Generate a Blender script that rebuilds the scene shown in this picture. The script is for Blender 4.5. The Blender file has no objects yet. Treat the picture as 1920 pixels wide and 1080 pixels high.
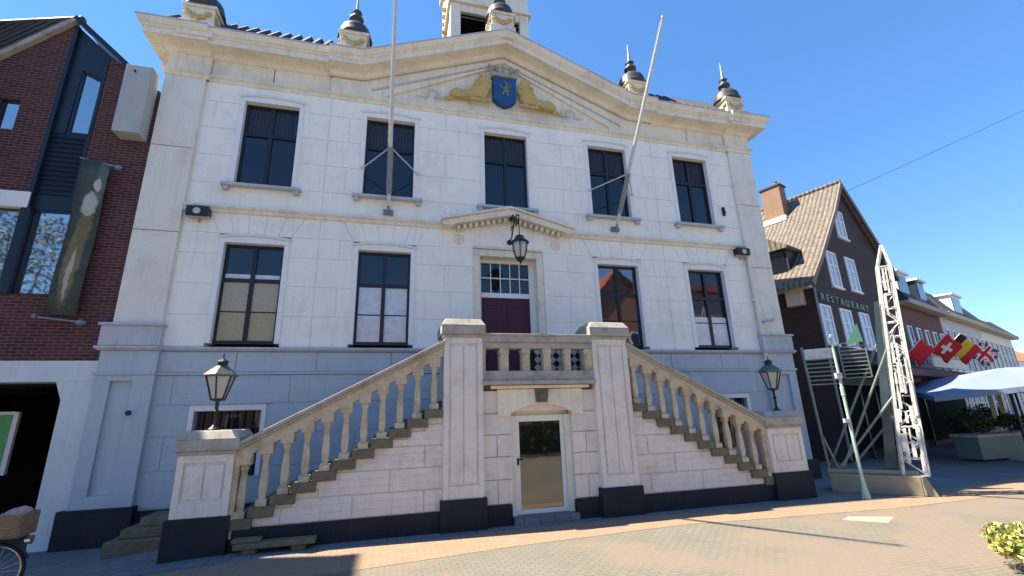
import bpy, bmesh, math, random
from mathutils import Vector, Matrix
random.seed(7)
S = bpy.context.scene
COL = S.collection
R = math.radians

# ------------------------------------------------------------------ helpers
class MB:
    def __init__(s): s.v=[]; s.f=[]; s.m=[]; s.mi=0
    def add(s, vs, fs):
        o=len(s.v); s.v+=[tuple(p) for p in vs]
        for f in fs: s.f.append(tuple(o+i for i in f)); s.m.append(s.mi)
    def box(s,x0,x1,y0,y1,z0,z1):
        s.add([(x0,y0,z0),(x1,y0,z0),(x1,y1,z0),(x0,y1,z0),(x0,y0,z1),(x1,y0,z1),(x1,y1,z1),(x0,y1,z1)],
              [(0,3,2,1),(4,5,6,7),(0,1,5,4),(1,2,6,5),(2,3,7,6),(3,0,4,7)]); return s
    def prism(s,pts,y0,y1):                # polygon in xz, extruded along y
        n=len(pts); a=sum(pts[i][0]*pts[(i+1)%n][1]-pts[(i+1)%n][0]*pts[i][1] for i in range(n))
        if a<0: pts=pts[::-1]
        s.add([(x,y0,z) for x,z in pts]+[(x,y1,z) for x,z in pts],
              [tuple(range(n)),tuple(range(2*n-1,n-1,-1))]+[((i+1)%n,i,n+i,n+(i+1)%n) for i in range(n)]); return s
    def prismx(s,pts,x0,x1):               # polygon in yz, extruded along x
        n=len(pts)
        s.add([(x0,y,z) for y,z in pts]+[(x1,y,z) for y,z in pts],
              [tuple(range(n-1,-1,-1)),tuple(range(n,2*n))]+[(i,(i+1)%n,n+(i+1)%n,n+i) for i in range(n)]); return s
    def prismz(s,pts,z0,z1):
        n=len(pts)
        s.add([(x,y,z0) for x,y in pts]+[(x,y,z1) for x,y in pts],
              [tuple(range(n-1,-1,-1)),tuple(range(n,2*n))]+[(i,(i+1)%n,n+(i+1)%n,n+i) for i in range(n)]); return s
    def tube(s,a,b,r0,r1=None,n=8):
        r1=r0 if r1 is None else r1; a=Vector(a); b=Vector(b); d=(b-a).normalized()
        u=d.orthogonal().normalized(); w=d.cross(u); vs=[]
        for p,r in((a,r0),(b,r1)):
            for i in range(n):
                t=2*math.pi*i/n; vs.append(p+u*math.cos(t)*r+w*math.sin(t)*r)
        s.add(vs,[(i,(i+1)%n,n+(i+1)%n,n+i) for i in range(n)]+[tuple(range(n-1,-1,-1)),tuple(range(n,2*n))]); return s
    def path(s,pts,r,n=8):
        for i in range(len(pts)-1): s.tube(pts[i],pts[i+1],r,r,n)
        return s
    def bar(s,a,b,w,h):                    # rectangular bar between two points
        a=Vector(a); b=Vector(b); d=(b-a).normalized(); up=Vector((0,0,1)) if abs(d.z)<.95 else Vector((0,1,0))
        u=d.cross(up).normalized()*w/2; v=u.cross(d).normalized()*h/2
        vs=[p+q for p in(a,b) for q in(-u-v,u-v,u+v,-u+v)]
        s.add(vs,[(3,2,1,0),(4,5,6,7),(0,1,5,4),(1,2,6,5),(2,3,7,6),(3,0,4,7)]); return s
    def lathe(s,c,prof,n=16,rot=0,sx=1,sy=1):
        vs=[]; 
        for r,z in prof:
            for i in range(n):
                t=2*math.pi*i/n+rot; vs.append((c[0]+r*sx*math.cos(t),c[1]+r*sy*math.sin(t),c[2]+z))
        fs=[]; k=len(prof)
        for j in range(k-1):
            for i in range(n): fs.append((j*n+i,j*n+(i+1)%n,(j+1)*n+(i+1)%n,(j+1)*n+i))
        fs.append(tuple(range(n-1,-1,-1))); fs.append(tuple((k-1)*n+i for i in range(n)))
        s.add(vs,fs); return s
    def build(s,name,mats,parent=None,loc=None,smooth=False,bevel=0):
        me=bpy.data.meshes.new(name); me.from_pydata(s.v,[],s.f)
        mats=mats if isinstance(mats,(list,tuple)) else [mats]
        for m in mats: me.materials.append(m)
        me.polygons.foreach_set('material_index',s.m)
        if smooth: me.polygons.foreach_set('use_smooth',[True]*len(me.polygons))
        me.update()
        o=bpy.data.objects.new(name,me); COL.objects.link(o)
        if parent: o.parent=parent
        if loc: o.location=loc
        if bevel:
            b=o.modifiers.new('bevel','BEVEL'); b.width=bevel; b.segments=2; b.limit_method='ANGLE'; b.angle_limit=R(40)
        return o
def tag(o,label=None,cat=None,group=None,kind=None):
    if label: o['label']=label
    if cat: o['category']=cat
    if group: o['group']=group
    if kind: o['kind']=kind
    return o
def empty(name,loc=(0,0,0),rz=0):
    o=bpy.data.objects.new(name,None); o.location=loc; o.rotation_euler=(0,0,rz); o.empty_display_size=.3; COL.objects.link(o); return o
def copy_tree(o,parent=None):
    c=o.copy(); COL.objects.link(c)
    if parent: c.parent=parent
    for ch in list(o.children): copy_tree(ch,c)
    return c
def blob(name,ells,mat,parent,voxel=.02):   # one continuous surface grown from ellipsoids
    bm=bmesh.new()
    for c,r,rot in ells:
        M=Matrix.Translation(c)@Matrix.Rotation(rot,4,'Y')@Matrix.Diagonal((*r,1))
        bmesh.ops.create_uvsphere(bm,u_segments=14,v_segments=9,radius=1,matrix=M)
    me=bpy.data.meshes.new(name); bm.to_mesh(me); bm.free(); me.materials.append(mat)
    o=bpy.data.objects.new(name,me); COL.objects.link(o); o.parent=parent
    r=o.modifiers.new('r','REMESH'); r.mode='VOXEL'; r.voxel_size=voxel; r.use_smooth_shade=True
    return o
def gz(x,y=0):                              # ground height: drops a little towards the left corner
    t=min(1,max(0,(-x-5.2)/3)); return -.15*t*t*(3-2*t)

# ------------------------------------------------------------------ materials
def newmat(name,rough=.7,spec=.4,metal=0):
    m=bpy.data.materials.new(name); m.use_nodes=True; nt=m.node_tree; b=nt.nodes['Principled BSDF']
    b.inputs['Roughness'].default_value=rough; b.inputs['Specular IOR Level'].default_value=spec; b.inputs['Metallic'].default_value=metal
    return m,nt,b
def N(nt,t,**k):
    n=nt.nodes.new(t)
    for a,v in k.items(): setattr(n,a,v)
    return n
def coords(nt,mode='obj',scale=(1,1,1)):
    tc=N(nt,'ShaderNodeTexCoord'); mp=N(nt,'ShaderNodeMapping'); mp.inputs['Scale'].default_value=scale
    nt.links.new(tc.outputs['Object'],mp.inputs[0]); return mp.outputs[0]
def noise(nt,vec,sc,det=6,rough=.6):
    n=N(nt,'ShaderNodeTexNoise'); n.inputs['Scale'].default_value=sc; n.inputs['Detail'].default_value=det; n.inputs['Roughness'].default_value=rough
    nt.links.new(vec,n.inputs['Vector']); return n.outputs['Fac']
def ramp(nt,fac,stops):
    r=N(nt,'ShaderNodeValToRGB'); e=r.color_ramp.elements
    while len(e)<len(stops): e.new(.5)
    for i,(p,c) in enumerate(stops): e[i].position=p; e[i].color=(*c,1) if len(c)==3 else c
    nt.links.new(fac,r.inputs[0]); return r.outputs[0]
def mix(nt,f,a,b,mode='MIX'):
    m=N(nt,'ShaderNodeMix',data_type='RGBA',blend_type=mode)
    if isinstance(f,(int,float)): m.inputs[0].default_value=f
    else: nt.links.new(f,m.inputs[0])
    for i,x in((6,a),(7,b)):
        if isinstance(x,tuple): m.inputs[i].default_value=(*x,1)
        else: nt.links.new(x,m.inputs[i])
    return m.outputs[2]
def bump(nt,b,h,strength=.3,dist=.01):
    n=N(nt,'ShaderNodeBump'); n.inputs['Strength'].default_value=strength; n.inputs['Distance'].default_value=dist
    nt.links.new(h,n.inputs['Height']); nt.links.new(n.outputs[0],b.inputs['Normal'])
def painted(name,col,dirt=(.3,.28,.22),amount=.35,rough=.75,sc=1.2,streak=True,bs=.25):
    m,nt,b=newmat(name,rough,.3)
    v=coords(nt); big=noise(nt,v,sc,8,.7)
    vs=coords(nt,scale=(5,5,.5)); st=noise(nt,vs,1.6,6,.65)
    fine=noise(nt,v,28,4,.6)
    c=mix(nt,ramp(nt,fine,[(.3,(.0,)*3),(.75,(1,)*3)]),tuple(x*.94 for x in col),tuple(min(1,x*1.03) for x in col))
    g=mix(nt,ramp(nt,big,[(.48,(0,)*3),(.78,(amount,)*3)]),c,dirt)
    if streak:
        g=mix(nt,ramp(nt,st,[(.52,(0,)*3),(.80,(amount*.8,)*3)]),g,dirt)
        s3=noise(nt,coords(nt,scale=(16,16,.9)),1.0,5,.7); g=mix(nt,ramp(nt,s3,[(.55,(0,)*3),(.75,(amount*.45,)*3)]),g,dirt)
        s4=noise(nt,v,6.5,8,.75); g=mix(nt,ramp(nt,s4,[(.60,(0,)*3),(.70,(amount*.55,)*3)]),g,dirt)
    nt.links.new(g,b.inputs['Base Color']); bump(nt,b,fine,bs,.006)
    return m
def plain(name,col,rough=.5,spec=.4,metal=0,var=.15,sc=9):
    m,nt,b=newmat(name,rough,spec,metal); v=coords(nt); n=noise(nt,v,sc,5)
    nt.links.new(mix(nt,n,tuple(x*(1-var) for x in col),tuple(min(1,x*(1+var)) for x in col)),b.inputs['Base Color'])
    return m
def stone(name,col,col2,moss=None,sc=6,bs=.5):
    m,nt,b=newmat(name,.9,.25); v=coords(nt); n=noise(nt,v,sc,9,.7); f=noise(nt,v,45,4)
    c=ramp(nt,n,[(.3,col),(.7,col2)])
    if moss: c=mix(nt,ramp(nt,noise(nt,v,3.1,8,.75),[(.5,(0,)*3),(.62,(.75,)*3)]),c,moss)
    c=mix(nt,.35,c,mix(nt,f,tuple(x*.5 for x in col),tuple(min(1,x*1.3) for x in col2)))
    nt.links.new(c,b.inputs['Base Color']); bump(nt,b,mix(nt,.5,n,f),bs,.012); return m
def brick(name,c1,c2,mortar,bw=.21,bh=.062,ms=.012,plane='v',rough=.85,msm=.25,squash=1,off=.5,big=None):
    m,nt,b=newmat(name,rough,.25); tc=N(nt,'ShaderNodeTexCoord'); sp=N(nt,'ShaderNodeSeparateXYZ'); cb=N(nt,'ShaderNodeCombineXYZ')
    nt.links.new(tc.outputs['Object'],sp.inputs[0])
    if plane=='v':
        a=N(nt,'ShaderNodeMath',operation='ADD'); nt.links.new(sp.outputs[0],a.inputs[0]); nt.links.new(sp.outputs[1],a.inputs[1])
        nt.links.new(a.outputs[0],cb.inputs[0]); nt.links.new(sp.outputs[2],cb.inputs[1])
    else: nt.links.new(sp.outputs[0],cb.inputs[0]); nt.links.new(sp.outputs[1],cb.inputs[1])
    t=N(nt,'ShaderNodeTexBrick'); t.offset=off; t.inputs['Scale'].default_value=1; t.inputs['Brick Width'].default_value=bw; t.inputs['Row Height'].default_value=bh
    t.inputs['Mortar Size'].default_value=ms; t.inputs['Mortar Smooth'].default_value=msm; t.inputs['Bias'].default_value=0
    t.inputs['Color1'].default_value=(*c1,1); t.inputs['Color2'].default_value=(*c2,1); t.inputs['Mortar'].default_value=(*mortar,1)
    nt.links.new(cb.outputs[0],t.inputs['Vector'])
    v=coords(nt); n=noise(nt,v,1.3,7,.7); f=noise(nt,v,35,4)
    c=mix(nt,ramp(nt,n,[(.35,(0,)*3),(.7,(.35,)*3)]),t.outputs[0],tuple(x*.55 for x in c1))
    c=mix(nt,.22,c,mix(nt,f,tuple(x*.35 for x in c2),tuple(min(1,x*1.6) for x in c2)))
    if big: c=mix(nt,ramp(nt,noise(nt,v,.45,4,.6),[(.47,(0,)*3),(.56,(.7,)*3)]),c,big)
    nt.links.new(c,b.inputs['Base Color']); 
    inv=N(nt,'ShaderNodeMath',operation='SUBTRACT'); inv.inputs[0].default_value=1; nt.links.new(t.outputs['Fac'],inv.inputs[1])
    bump(nt,b,mix(nt,.25,inv.outputs[0],f),0.6,.008); return m
def tiles(name,c1,c2,ax='x',w=.24,h=.3,rough=.65,slopeaxis='z'):
    # pantiles: rounded ridges running down the slope, a step every course
    m,nt,b=newmat(name,rough,.35); tc=N(nt,'ShaderNodeTexCoord'); sp=N(nt,'ShaderNodeSeparateXYZ'); nt.links.new(tc.outputs['Object'],sp.inputs[0])
    def saw(o,per):
        d=N(nt,'ShaderNodeMath',operation='DIVIDE'); nt.links.new(o,d.inputs[0]); d.inputs[1].default_value=per
        f=N(nt,'ShaderNodeMath',operation='FRACT'); nt.links.new(d.outputs[0],f.inputs[0]); return f.outputs[0]
    u=saw(sp.outputs['XYZ'.index(ax.upper())],w); vv=saw(sp.outputs[2],h*.7)
    s1=N(nt,'ShaderNodeMath',operation='MULTIPLY'); nt.links.new(u,s1.inputs[0]); s1.inputs[1].default_value=math.pi
    s2=N(nt,'ShaderNodeMath',operation='SINE'); nt.links.new(s1.outputs[0],s2.inputs[0])
    a=N(nt,'ShaderNodeMath',operation='MULTIPLY_ADD'); nt.links.new(vv,a.inputs[0]); a.inputs[1].default_value=-.5; nt.links.new(s2.outputs[0],a.inputs[2])
    v=coords(nt); n=noise(nt,v,2.2,6,.7); f=noise(nt,v,9,3)
    c=mix(nt,ramp(nt,f,[(.35,(0,)*3),(.65,(1,)*3)]),c1,c2); c=mix(nt,ramp(nt,n,[(.4,(0,)*3),(.75,(.5,)*3)]),c,tuple(x*.5 for x in c1))
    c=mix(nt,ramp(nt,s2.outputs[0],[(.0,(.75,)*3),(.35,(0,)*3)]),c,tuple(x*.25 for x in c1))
    nt.links.new(c,b.inputs['Base Color']); bump(nt,b,a.outputs[0],.9,.05); return m
def glass(name,col=(.006,.008,.012),refl=.0,rough=.03,ior=1.5,wav=.15):
    m,nt,b=newmat(name,rough,.7,refl); v=coords(nt); n=noise(nt,v,1.1,2)
    b.inputs['IOR'].default_value=ior
    nt.links.new(mix(nt,n,tuple(x*.7 for x in col),tuple(x*1.4 for x in col)),b.inputs['Base Color']); bump(nt,b,n,wav,.02); return m
def blindmat(name,c1,c2,sc=14):
    m,nt,b=newmat(name,.6,.3); v=coords(nt); n=noise(nt,v,sc,8,.8); b.inputs['Coat Weight'].default_value=.8; b.inputs['Coat Roughness'].default_value=.03
    nt.links.new(ramp(nt,n,[(.38,c1),(.6,c2)]),b.inputs['Base Color']); return m

M={}
M['white']=painted('white_masonry_paint',(.89,.87,.77),(.40,.38,.33),.34)
M['cream']=painted('cream_masonry_paint',(.80,.74,.60),(.30,.25,.17),.5)
M['pilaster']=painted('pale_grey_paint',(.78,.74,.63),(.35,.32,.26),.35)
M['blue']=painted('blue_grey_basement_paint',(.46,.52,.56),(.22,.24,.27),.3)
M['ledge']=painted('grey_ledge_paint',(.50,.51,.54),(.2,.2,.18),.5)
M['stair']=painted('weathered_grey_white_paint',(.74,.68,.61),(.28,.23,.18),.42,sc=2.2)
M['navy']=painted('dark_tarred_plinth',(.007,.013,.022),(.035,.035,.035),.45,rough=.6)
M['sand']=stone('weathered_sandstone',(.40,.32,.21),(.66,.56,.40),(.22,.20,.11))
M['tread']=stone('mossy_stone_tread',(.09,.08,.055),(.22,.195,.135),(.09,.10,.04),8)
M['cap']=stone('mossy_cap_stone',(.27,.25,.21),(.50,.47,.41),(.15,.15,.08),5)
M['frame']=plain('black_window_paint',(.012,.014,.02),.35)
M['wframe']=plain('white_window_paint',(.78,.78,.74),.45,var=.08)
M['glass']=glass('dark_window_glass',(.006,.009,.016))
M['mirror']=glass('reflective_window_glass',(.01,.012,.015),0,.03,3.6); M['mirror2w']=glass('reflective_sash_glass',(.01,.008,.01),0,.03,2.3)
M['film']=blindmat('white_window_film',(.50,.54,.56),(.66,.69,.70),6)
M['paper']=blindmat('brown_paper_blind',(.34,.29,.17),(.42,.365,.23),22)
M['maroon']=plain('maroon_door_paint',(.055,.006,.02),.4)
M['leadroof']=plain('dark_lead_grey',(.045,.048,.055),.5,var=.3)
M['spike']=plain('pale_metal_spike',(.22,.25,.28),.5,metal=.4)
M['gold']=stone('weathered_gilding',(.36,.25,.08),(.68,.52,.22),None,18)
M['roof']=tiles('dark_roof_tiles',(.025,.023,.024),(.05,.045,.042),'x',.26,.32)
M['brickred']=brick('dark_red_brick',(.15,.045,.036),(.06,.024,.023),(.17,.14,.13),.22,.066,.011)
M['black']=plain('black_iron',(.014,.015,.017),.4)
M['lampglass']=glass('milky_lantern_glass',(.42,.42,.38),0,.15)
M['pole']=plain('white_flagpole_paint',(.55,.56,.55),.4,var=.2)
M['navypanel']=plain('navy_cladding',(.010,.020,.035),.45)
M['concrete']=stone('pale_concrete',(.36,.37,.36),(.47,.47,.45),None,3,.3)
M['bluewhite']=painted('pale_blue_white_render',(.64,.69,.68),(.35,.36,.36),.3)
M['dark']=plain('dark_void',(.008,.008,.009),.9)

# ------------------------------------------------------------------ camera, light, sky
cam=bpy.data.cameras.new('camera'); co=bpy.data.objects.new('camera',cam); COL.objects.link(co); S.camera=co
yaw,pitch,roll=.2663,.2732,-.0319
F=Vector((math.sin(yaw)*math.cos(pitch),math.cos(yaw)*math.cos(pitch),math.sin(pitch)))
r=Vector((math.cos(yaw),-math.sin(yaw),0)); u=r.cross(F)
r2=r*math.cos(roll)+u*math.sin(roll); u2=-r*math.sin(roll)+u*math.cos(roll)
co.matrix_world=Matrix.Translation((-2.9164,-10.8925,1.9384))@Matrix((r2,u2,-F)).transposed().to_4x4()
cam.sensor_width=36; cam.lens=15.89; cam.clip_end=2000; cam.clip_start=.05
el=R(56); ys=.27
sd=Vector((-math.sqrt(1-ys*ys)*math.cos(el),ys*math.cos(el),math.sin(el)))
sl=bpy.data.lights.new('sun','SUN'); sl.energy=5.0; sl.angle=R(.5); sl.color=(1,.87,.70)
so=bpy.data.objects.new('sun',sl); COL.objects.link(so); so.rotation_euler=sd.to_track_quat('Z','Y').to_euler()
W=bpy.data.worlds.new('World'); S.world=W; W.use_nodes=True; nt=W.node_tree; bg=nt.nodes['Background']
sk=N(nt,'ShaderNodeTexSky',sky_type='NISHITA'); sk.sun_disc=False; sk.sun_elevation=el
sk.sun_rotation=math.atan2(sd.x,sd.y); sk.air_density=1.0; sk.dust_density=0; sk.ozone_density=4; sk.altitude=0
hs=N(nt,'ShaderNodeHueSaturation'); hs.inputs['Saturation'].default_value=1.2; nt.links.new(sk.outputs[0],hs.inputs['Color'])
gm=N(nt,'ShaderNodeGamma'); gm.inputs[1].default_value=.75; nt.links.new(hs.outputs[0],gm.inputs[0])
nt.links.new(mix(nt,1.0,gm.outputs[0],(.60,.70,.84),'MULTIPLY'),bg.inputs[0]); bg.inputs[1].default_value=.15
S.view_settings.view_transform='Standard'; S.view_settings.look='None'; S.view_settings.exposure=1.62; S.view_settings.gamma=1

# ------------------------------------------------------------------ ground
def sheet(name,xs,ys,dz,mat,label,inside=None):
    mb=MB(); nx,ny=len(xs),len(ys)
    vs=[(x,y,gz(x,y)+dz) for y in ys for x in xs]
    fs=[(j*nx+i,j*nx+i+1,(j+1)*nx+i+1,(j+1)*nx+i) for j in range(ny-1) for i in range(nx-1)]
    mb.add(vs,fs); o=mb.build(name,mat); tag(o,label,name.split('_')[0],kind='structure'); return o
M['asphalt']=stone('grey_street_paving',(.10,.105,.11),(.16,.165,.17),None,1.5,.4)
M['cobble']=brick('worn_cream_cobbles',(.19,.18,.148),(.165,.157,.13),(.115,.108,.088),.16,.085,.009,'h',.85,big=(.20,.160,.12))
M['clinker']=brick('orange_clinker_paving',(.32,.232,.155),(.265,.19,.13),(.2,.155,.115),.21,.075,.010,'h',.8)
M['flag']=brick('grey_flagstones',(.20,.21,.22),(.155,.165,.175),(.08,.08,.08),.3,.3,.012,'h',.75)
xs=[-200,-60,-30,-20,-12]+[-9+.25*i for i in range(17)]+[-4,0,5,10,20,40,80,200,600]
sheet('ground',xs,[-300,-60,-30,-10,-5,0,5,20,60,600],0,M['asphalt'],'grey street paving that runs between all the buildings')
sheet('forecourt_paving',[x for x in xs if -12<=x<=5]+[8,11.2],[-2.75,-1.4,0],.004,M['flag'],'grey flagstones along the foot of the town hall')
def band(name,pts,dz,mat,label):            # strip with its own outline: (x, y inner, y outer)
    mb=MB(); vs=[];fs=[]
    for x,a,b in pts: vs+=[(x,a,gz(x)+dz),(x,b,gz(x)+dz)]
    for i in range(len(pts)-1): fs.append((2*i,2*i+1,2*i+3,2*i+2))
    mb.add(vs,fs); o=mb.build(name,mat); tag(o,label,'pavement',kind='structure'); return o
bx=[(-14,-3.1,-4.05),(-9,-3.0,-4.0),(-8.2,-2.95,-3.98),(-7.4,-2.9,-3.95),(-6.6,-2.85,-3.93),(-5.8,-2.8,-3.9),(-5,-2.7,-3.86),(-3.4,-2.6,-3.78),(-1,-2.45,-3.45),(2.1,-2.4,-3.25),(4,-2.6,-3.45),(6.4,-2.8,-3.66),(10,-2.6,-3.6),(14,-2.1,-3.2),(20,-1.2,-2.4),(60,12,10)]
band('brick_strip',bx,.008,M['clinker'],'orange brick strip curving past the town hall steps')
px=[(x,o+.02,-300) for x,i,o in bx]
mbp=MB(); ns=len(px); 
vs=[];
for x,a,b in px: vs+=[(x,a,gz(x)+.004),(x,-9,gz(x)+.004),(x,-26,gz(x)+.004)]
mbp.add(vs,[(3*i+k,3*i+k+1,3*i+k+4,3*i+k+3) for i in range(ns-1) for k in range(2)])
tag(mbp.build('plaza_paving',M['cobble']),'worn cream and grey cobbles of the square','pavement',kind='structure')
mp=MB(); mp.add([(4.75,-4.0,.008),(5.1,-3.82,.008),(5.75,-4.15,.008),(5.2,-4.45,.008)],[(3,2,1,0)])
tag(mp.build('pale_patch',plain('pale_mortar_patch',(.27,.25,.21),.9)),'small pale repair patch in the cobbles','paving patch',kind='structure')

# ------------------------------------------------------------------ TOWN HALL
TH=tag(empty('town_hall',(0,0,0)),'white and cream classical town hall with pediment, gilded arms and bell turret','town hall')
HX=8.5
upz=(7.37,9.65); loz=(3.60,5.90)
cx=[-6.03,-3.15,0,3.15,6.03]; hw=.62
def sub_intervals(a,b,cuts):
    out=[(a,b)]
    for c0,c1 in cuts:
        n=[]
        for p,q in out:
            if c1<=p or c0>=q: n.append((p,q)); continue
            if c0>p: n.append((p,c0))
            if c1<q: n.append((c1,q))
        out=n
    return out
def blocks(mb,x0,x1,rows,holes,yf,yb,joints,g=.008):
    for k,(z0,z1) in enumerate(rows):
        zs=sorted({z0,z1,*[h[2] for h in holes if z0<h[2]<z1],*[h[3] for h in holes if z0<h[3]<z1]})
        for za,zb in zip(zs,zs[1:]):
            cuts=[(h[0],h[1]) for h in holes if h[2]<zb-1e-6 and h[3]>za+1e-6]
            for a,b in sub_intervals(x0,x1,cuts):
                if b-a<.02: continue
                js=[j for j in joints[k%len(joints)] if a+.2<j<b-.2]
                pts=[a]+js+[b]
                for i in range(len(pts)-1):
                    p=pts[i]+(g if i>0 else 0); q=pts[i+1]-(g if i<len(pts)-2 else 0)
                    mb.box(p,q,yf,yb,za+(g if za==z0 else 0),zb-(g if zb==z1 else 0))
def solid(mb,x0,x1,z0,z1,holes,yf,yb):
    zs=sorted({z0,z1,*[h[2] for h in holes],*[h[3] for h in holes]}); zs=[z for z in zs if z0<=z<=z1]
    for za,zb in zip(zs,zs[1:]):
        for a,b in sub_intervals(x0,x1,[(h[0],h[1]) for h in holes if h[2]<zb-1e-6 and h[3]>za+1e-6]): mb.box(a,b,yf,yb,za,zb)
sur=.11
holesU=[(c-hw-sur,c+hw+sur,upz[0]-.02,upz[1]+.14) for c in cx]
holesL=[(c-hw-sur,c+hw+sur,loz[0]-.10,loz[1]+.16) for c in cx if c]
doorH=(-.97,.95,2.55,6.14)
holesB=[(-6.82,-5.42,.9,2.32),(5.42,6.82,.9,2.32)]
JX=[[-4.68,-1.7,4.68],[-4.68,-4.2,1.65,4.3,4.68]]
# upper storey
mb=MB()
rowsU=[(6.76,7.36),(7.36,8.09),(8.09,8.82),(8.82,9.55),(9.55,10.12)]
blocks(mb,-7.52,7.52,rowsU,holesU+[(-1.75,1.75,6.7,7.06)],0,.035,JX)
rowsL=[(3.52,4.22),(4.22,4.92),(4.92,5.62),(5.62,6.12)]
blocks(mb,-7.52,7.52,rowsL,holesL+[doorH],0,.035,JX)
# voussoirs above the lower windows, plain blocks between them
vous=[c for c in cx if c]
blocks(mb,-7.52,7.52,[(6.12,6.62)],[(c-1.05,c+1.05,6,7) for c in vous]+[(-1.75,1.75,6,7)],0,.035,JX)
for c in vous:
    for i in range(5):
        b0=-.74+i*.296; t0=-1.0+i*.4
        g=.01
        mb.prism([(c+b0+g,6.075),(c+b0+.296-g,6.075),(c+t0+.4-g,6.61),(c+t0+g,6.61)],0,.035)
    mb.prism([(c-1.05,6.12),(c-.76,6.12),(c-1.02,6.61),(c-1.05,6.61)],0,.035); mb.prism([(c+1.05,6.12),(c+.76,6.12),(c+1.02,6.61),(c+1.05,6.61)],0,.035)
solid(mb,-7.6,7.6,3.5,10.1,holesU+holesL+[doorH],.016,.35)
mb.box(-8.42,-7.6,.03,.35,3.5,10.1); mb.box(7.6,8.42,.03,.35,3.5,10.1)
mb.box(-8.42,-8.2,.35,10,0,10.9); mb.box(8.2,8.42,.35,10,0,10.9); mb.box(-8.2,8.2,9.8,10,0,10.9)
mb.box(-1.74,1.74,.004,.03,6.14,7.0)
mb.build('wall',M['white'],TH,bevel=.004)
# basement storey
mb=MB()
rowsB=[(.42,1.08),(1.08,1.72),(1.72,2.34),(2.34,2.93)]
blocks(mb,-7.5,7.5,rowsB,holesB+[doorH],0,.035,[[-6.9,-4.2,-3.0,-1.6,1.6,3.0,4.2],[-7.2,-5.0,-3.6,-2.3,2.3,3.6,5.0,7.2]])
blocks(mb,-7.5,7.5,[(2.99,3.42)],[doorH],-.012,.03,[[-6.1,-4.5,-2.9,-1.3,1.3,2.9,4.5,6.1]])
solid(mb,-8.42,8.42,-.2,3.47,holesB+[doorH],.014,.35)
for s in(-1,1):                                        # corner pedestals with a sunk panel
    a,b=sorted((s*7.5,s*8.5)); pa,pb=sorted((s*7.86,s*8.24))
    solid(mb,a,b,.5,2.95,[(pa,pb,.72,2.82)],-.12,.03); mb.box(pa,pb,-.05,.03,.72,2.82)
    mb.box(a,b,-.12,.03,2.98,3.42); mb.box(*sorted((s*8.42,s*8.5)),.03,6,0,3.45)
mb.build('basement_wall',M['blue'],TH,bevel=.004)
mb=MB()
mb.box(-7.5,7.5,-.05,.03,-.2,.40)
for s in(-1,1): mb.box(*sorted((s*7.44,s*8.62)),-.19,.03,-.25,.50); mb.box(*sorted((s*8.5,s*8.6)),.03,6,-.2,.5)
mb.build('plinth',M['navy'],TH,bevel=.01)
# corner pilasters above
for s in(-1,1):
    mb=MB(); a,b=sorted((s*7.56,s*8.42))
    for z0,z1 in((3.98,6.05),(6.07,8.15),(8.17,10.10)): mb.box(a,b,-.075,.03,z0,z1)
    mb.box(*sorted((s*8.42,s*8.47)),.03,8,3.5,10.1)
    mb.build('corner_pilaster',M['pilaster'],TH,bevel=.005)
for s in(-1,1):
    mb=MB(); a,b=sorted((s*7.5,s*8.56)); mb.box(a,b,-.16,.03,3.52,3.93); a,b=sorted((s*7.47,s*8.6)); mb.box(a,b,-.20,.03,3.93,3.98)
    mb.build('pilaster_base',M['ledge'],TH,bevel=.008)
# horizontal mouldings; profile points are (projection, z)
def sweep(name,path,prof,mat,closed=False,parent=TH,bev=0):
    mb=MB(); n=len(prof); vs=[]
    for (x,y,dz,ox,oy) in path:
        for p,z in prof: vs.append((x+ox*p,y+oy*p,z+dz))
    fs=[]
    for i in range(len(path)-1):
        for k in range(n-1): fs.append((i*n+k,(i+1)*n+k,(i+1)*n+k+1,i*n+k+1))
    fs.append(tuple(range(n))); fs.append(tuple((len(path)-1)*n+k for k in range(n-1,-1,-1)))
    mb.add(vs,fs); return mb.build(name,mat,parent,bevel=bev)
def flatpath(e,brk,ex=HX,dep=6):
    p=[(-ex,dep,0,-1,0),(-ex,-brk,0,-1,-1),(-7.5,-brk,0,0,-1),(-7.499,0,0,0,-1)]
    q=[(7.499,0,0,0,-1),(7.5,-brk,0,0,-1),(ex,-brk,0,1,-1),(ex,dep,0,1,0)]
    return p,q
p,q=flatpath(0,.12,8.5)
for a in(p+[(-.985,0,0,0,-1)],[(.965,0,0,0,-1)]+q): sweep('ledge',a,[(0,3.42),(.05,3.43),(.09,3.47),(.09,3.505),(.0,3.525)],M['ledge'])
p,q=flatpath(0,.12,8.5)
for a in(p+[(-.985,0,0,0,-1)],[(.965,0,0,0,-1)]+q): sweep('basement_string',a,[(0,2.93),(.035,2.94),(.035,2.985),(0,2.992)],M['blue'])
p,q=flatpath(0,.08,8.42)
sweep('architrave',p+q,[(0,10.06),(.03,10.08),(.03,10.15),(.09,10.19),(.09,10.24),(0,10.26)],M['cream'])
for s in(-1,1):
    mb=MB(); a,b=sorted((s*1.7,s*7.6)); 
    mb.prismx([(.0,6.60),(-.05,6.62),(-.05,6.68),(-.11,6.72),(-.11,6.76),(.0,6.79)],a,b); mb.build('string_course',M['cream'],TH)
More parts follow.
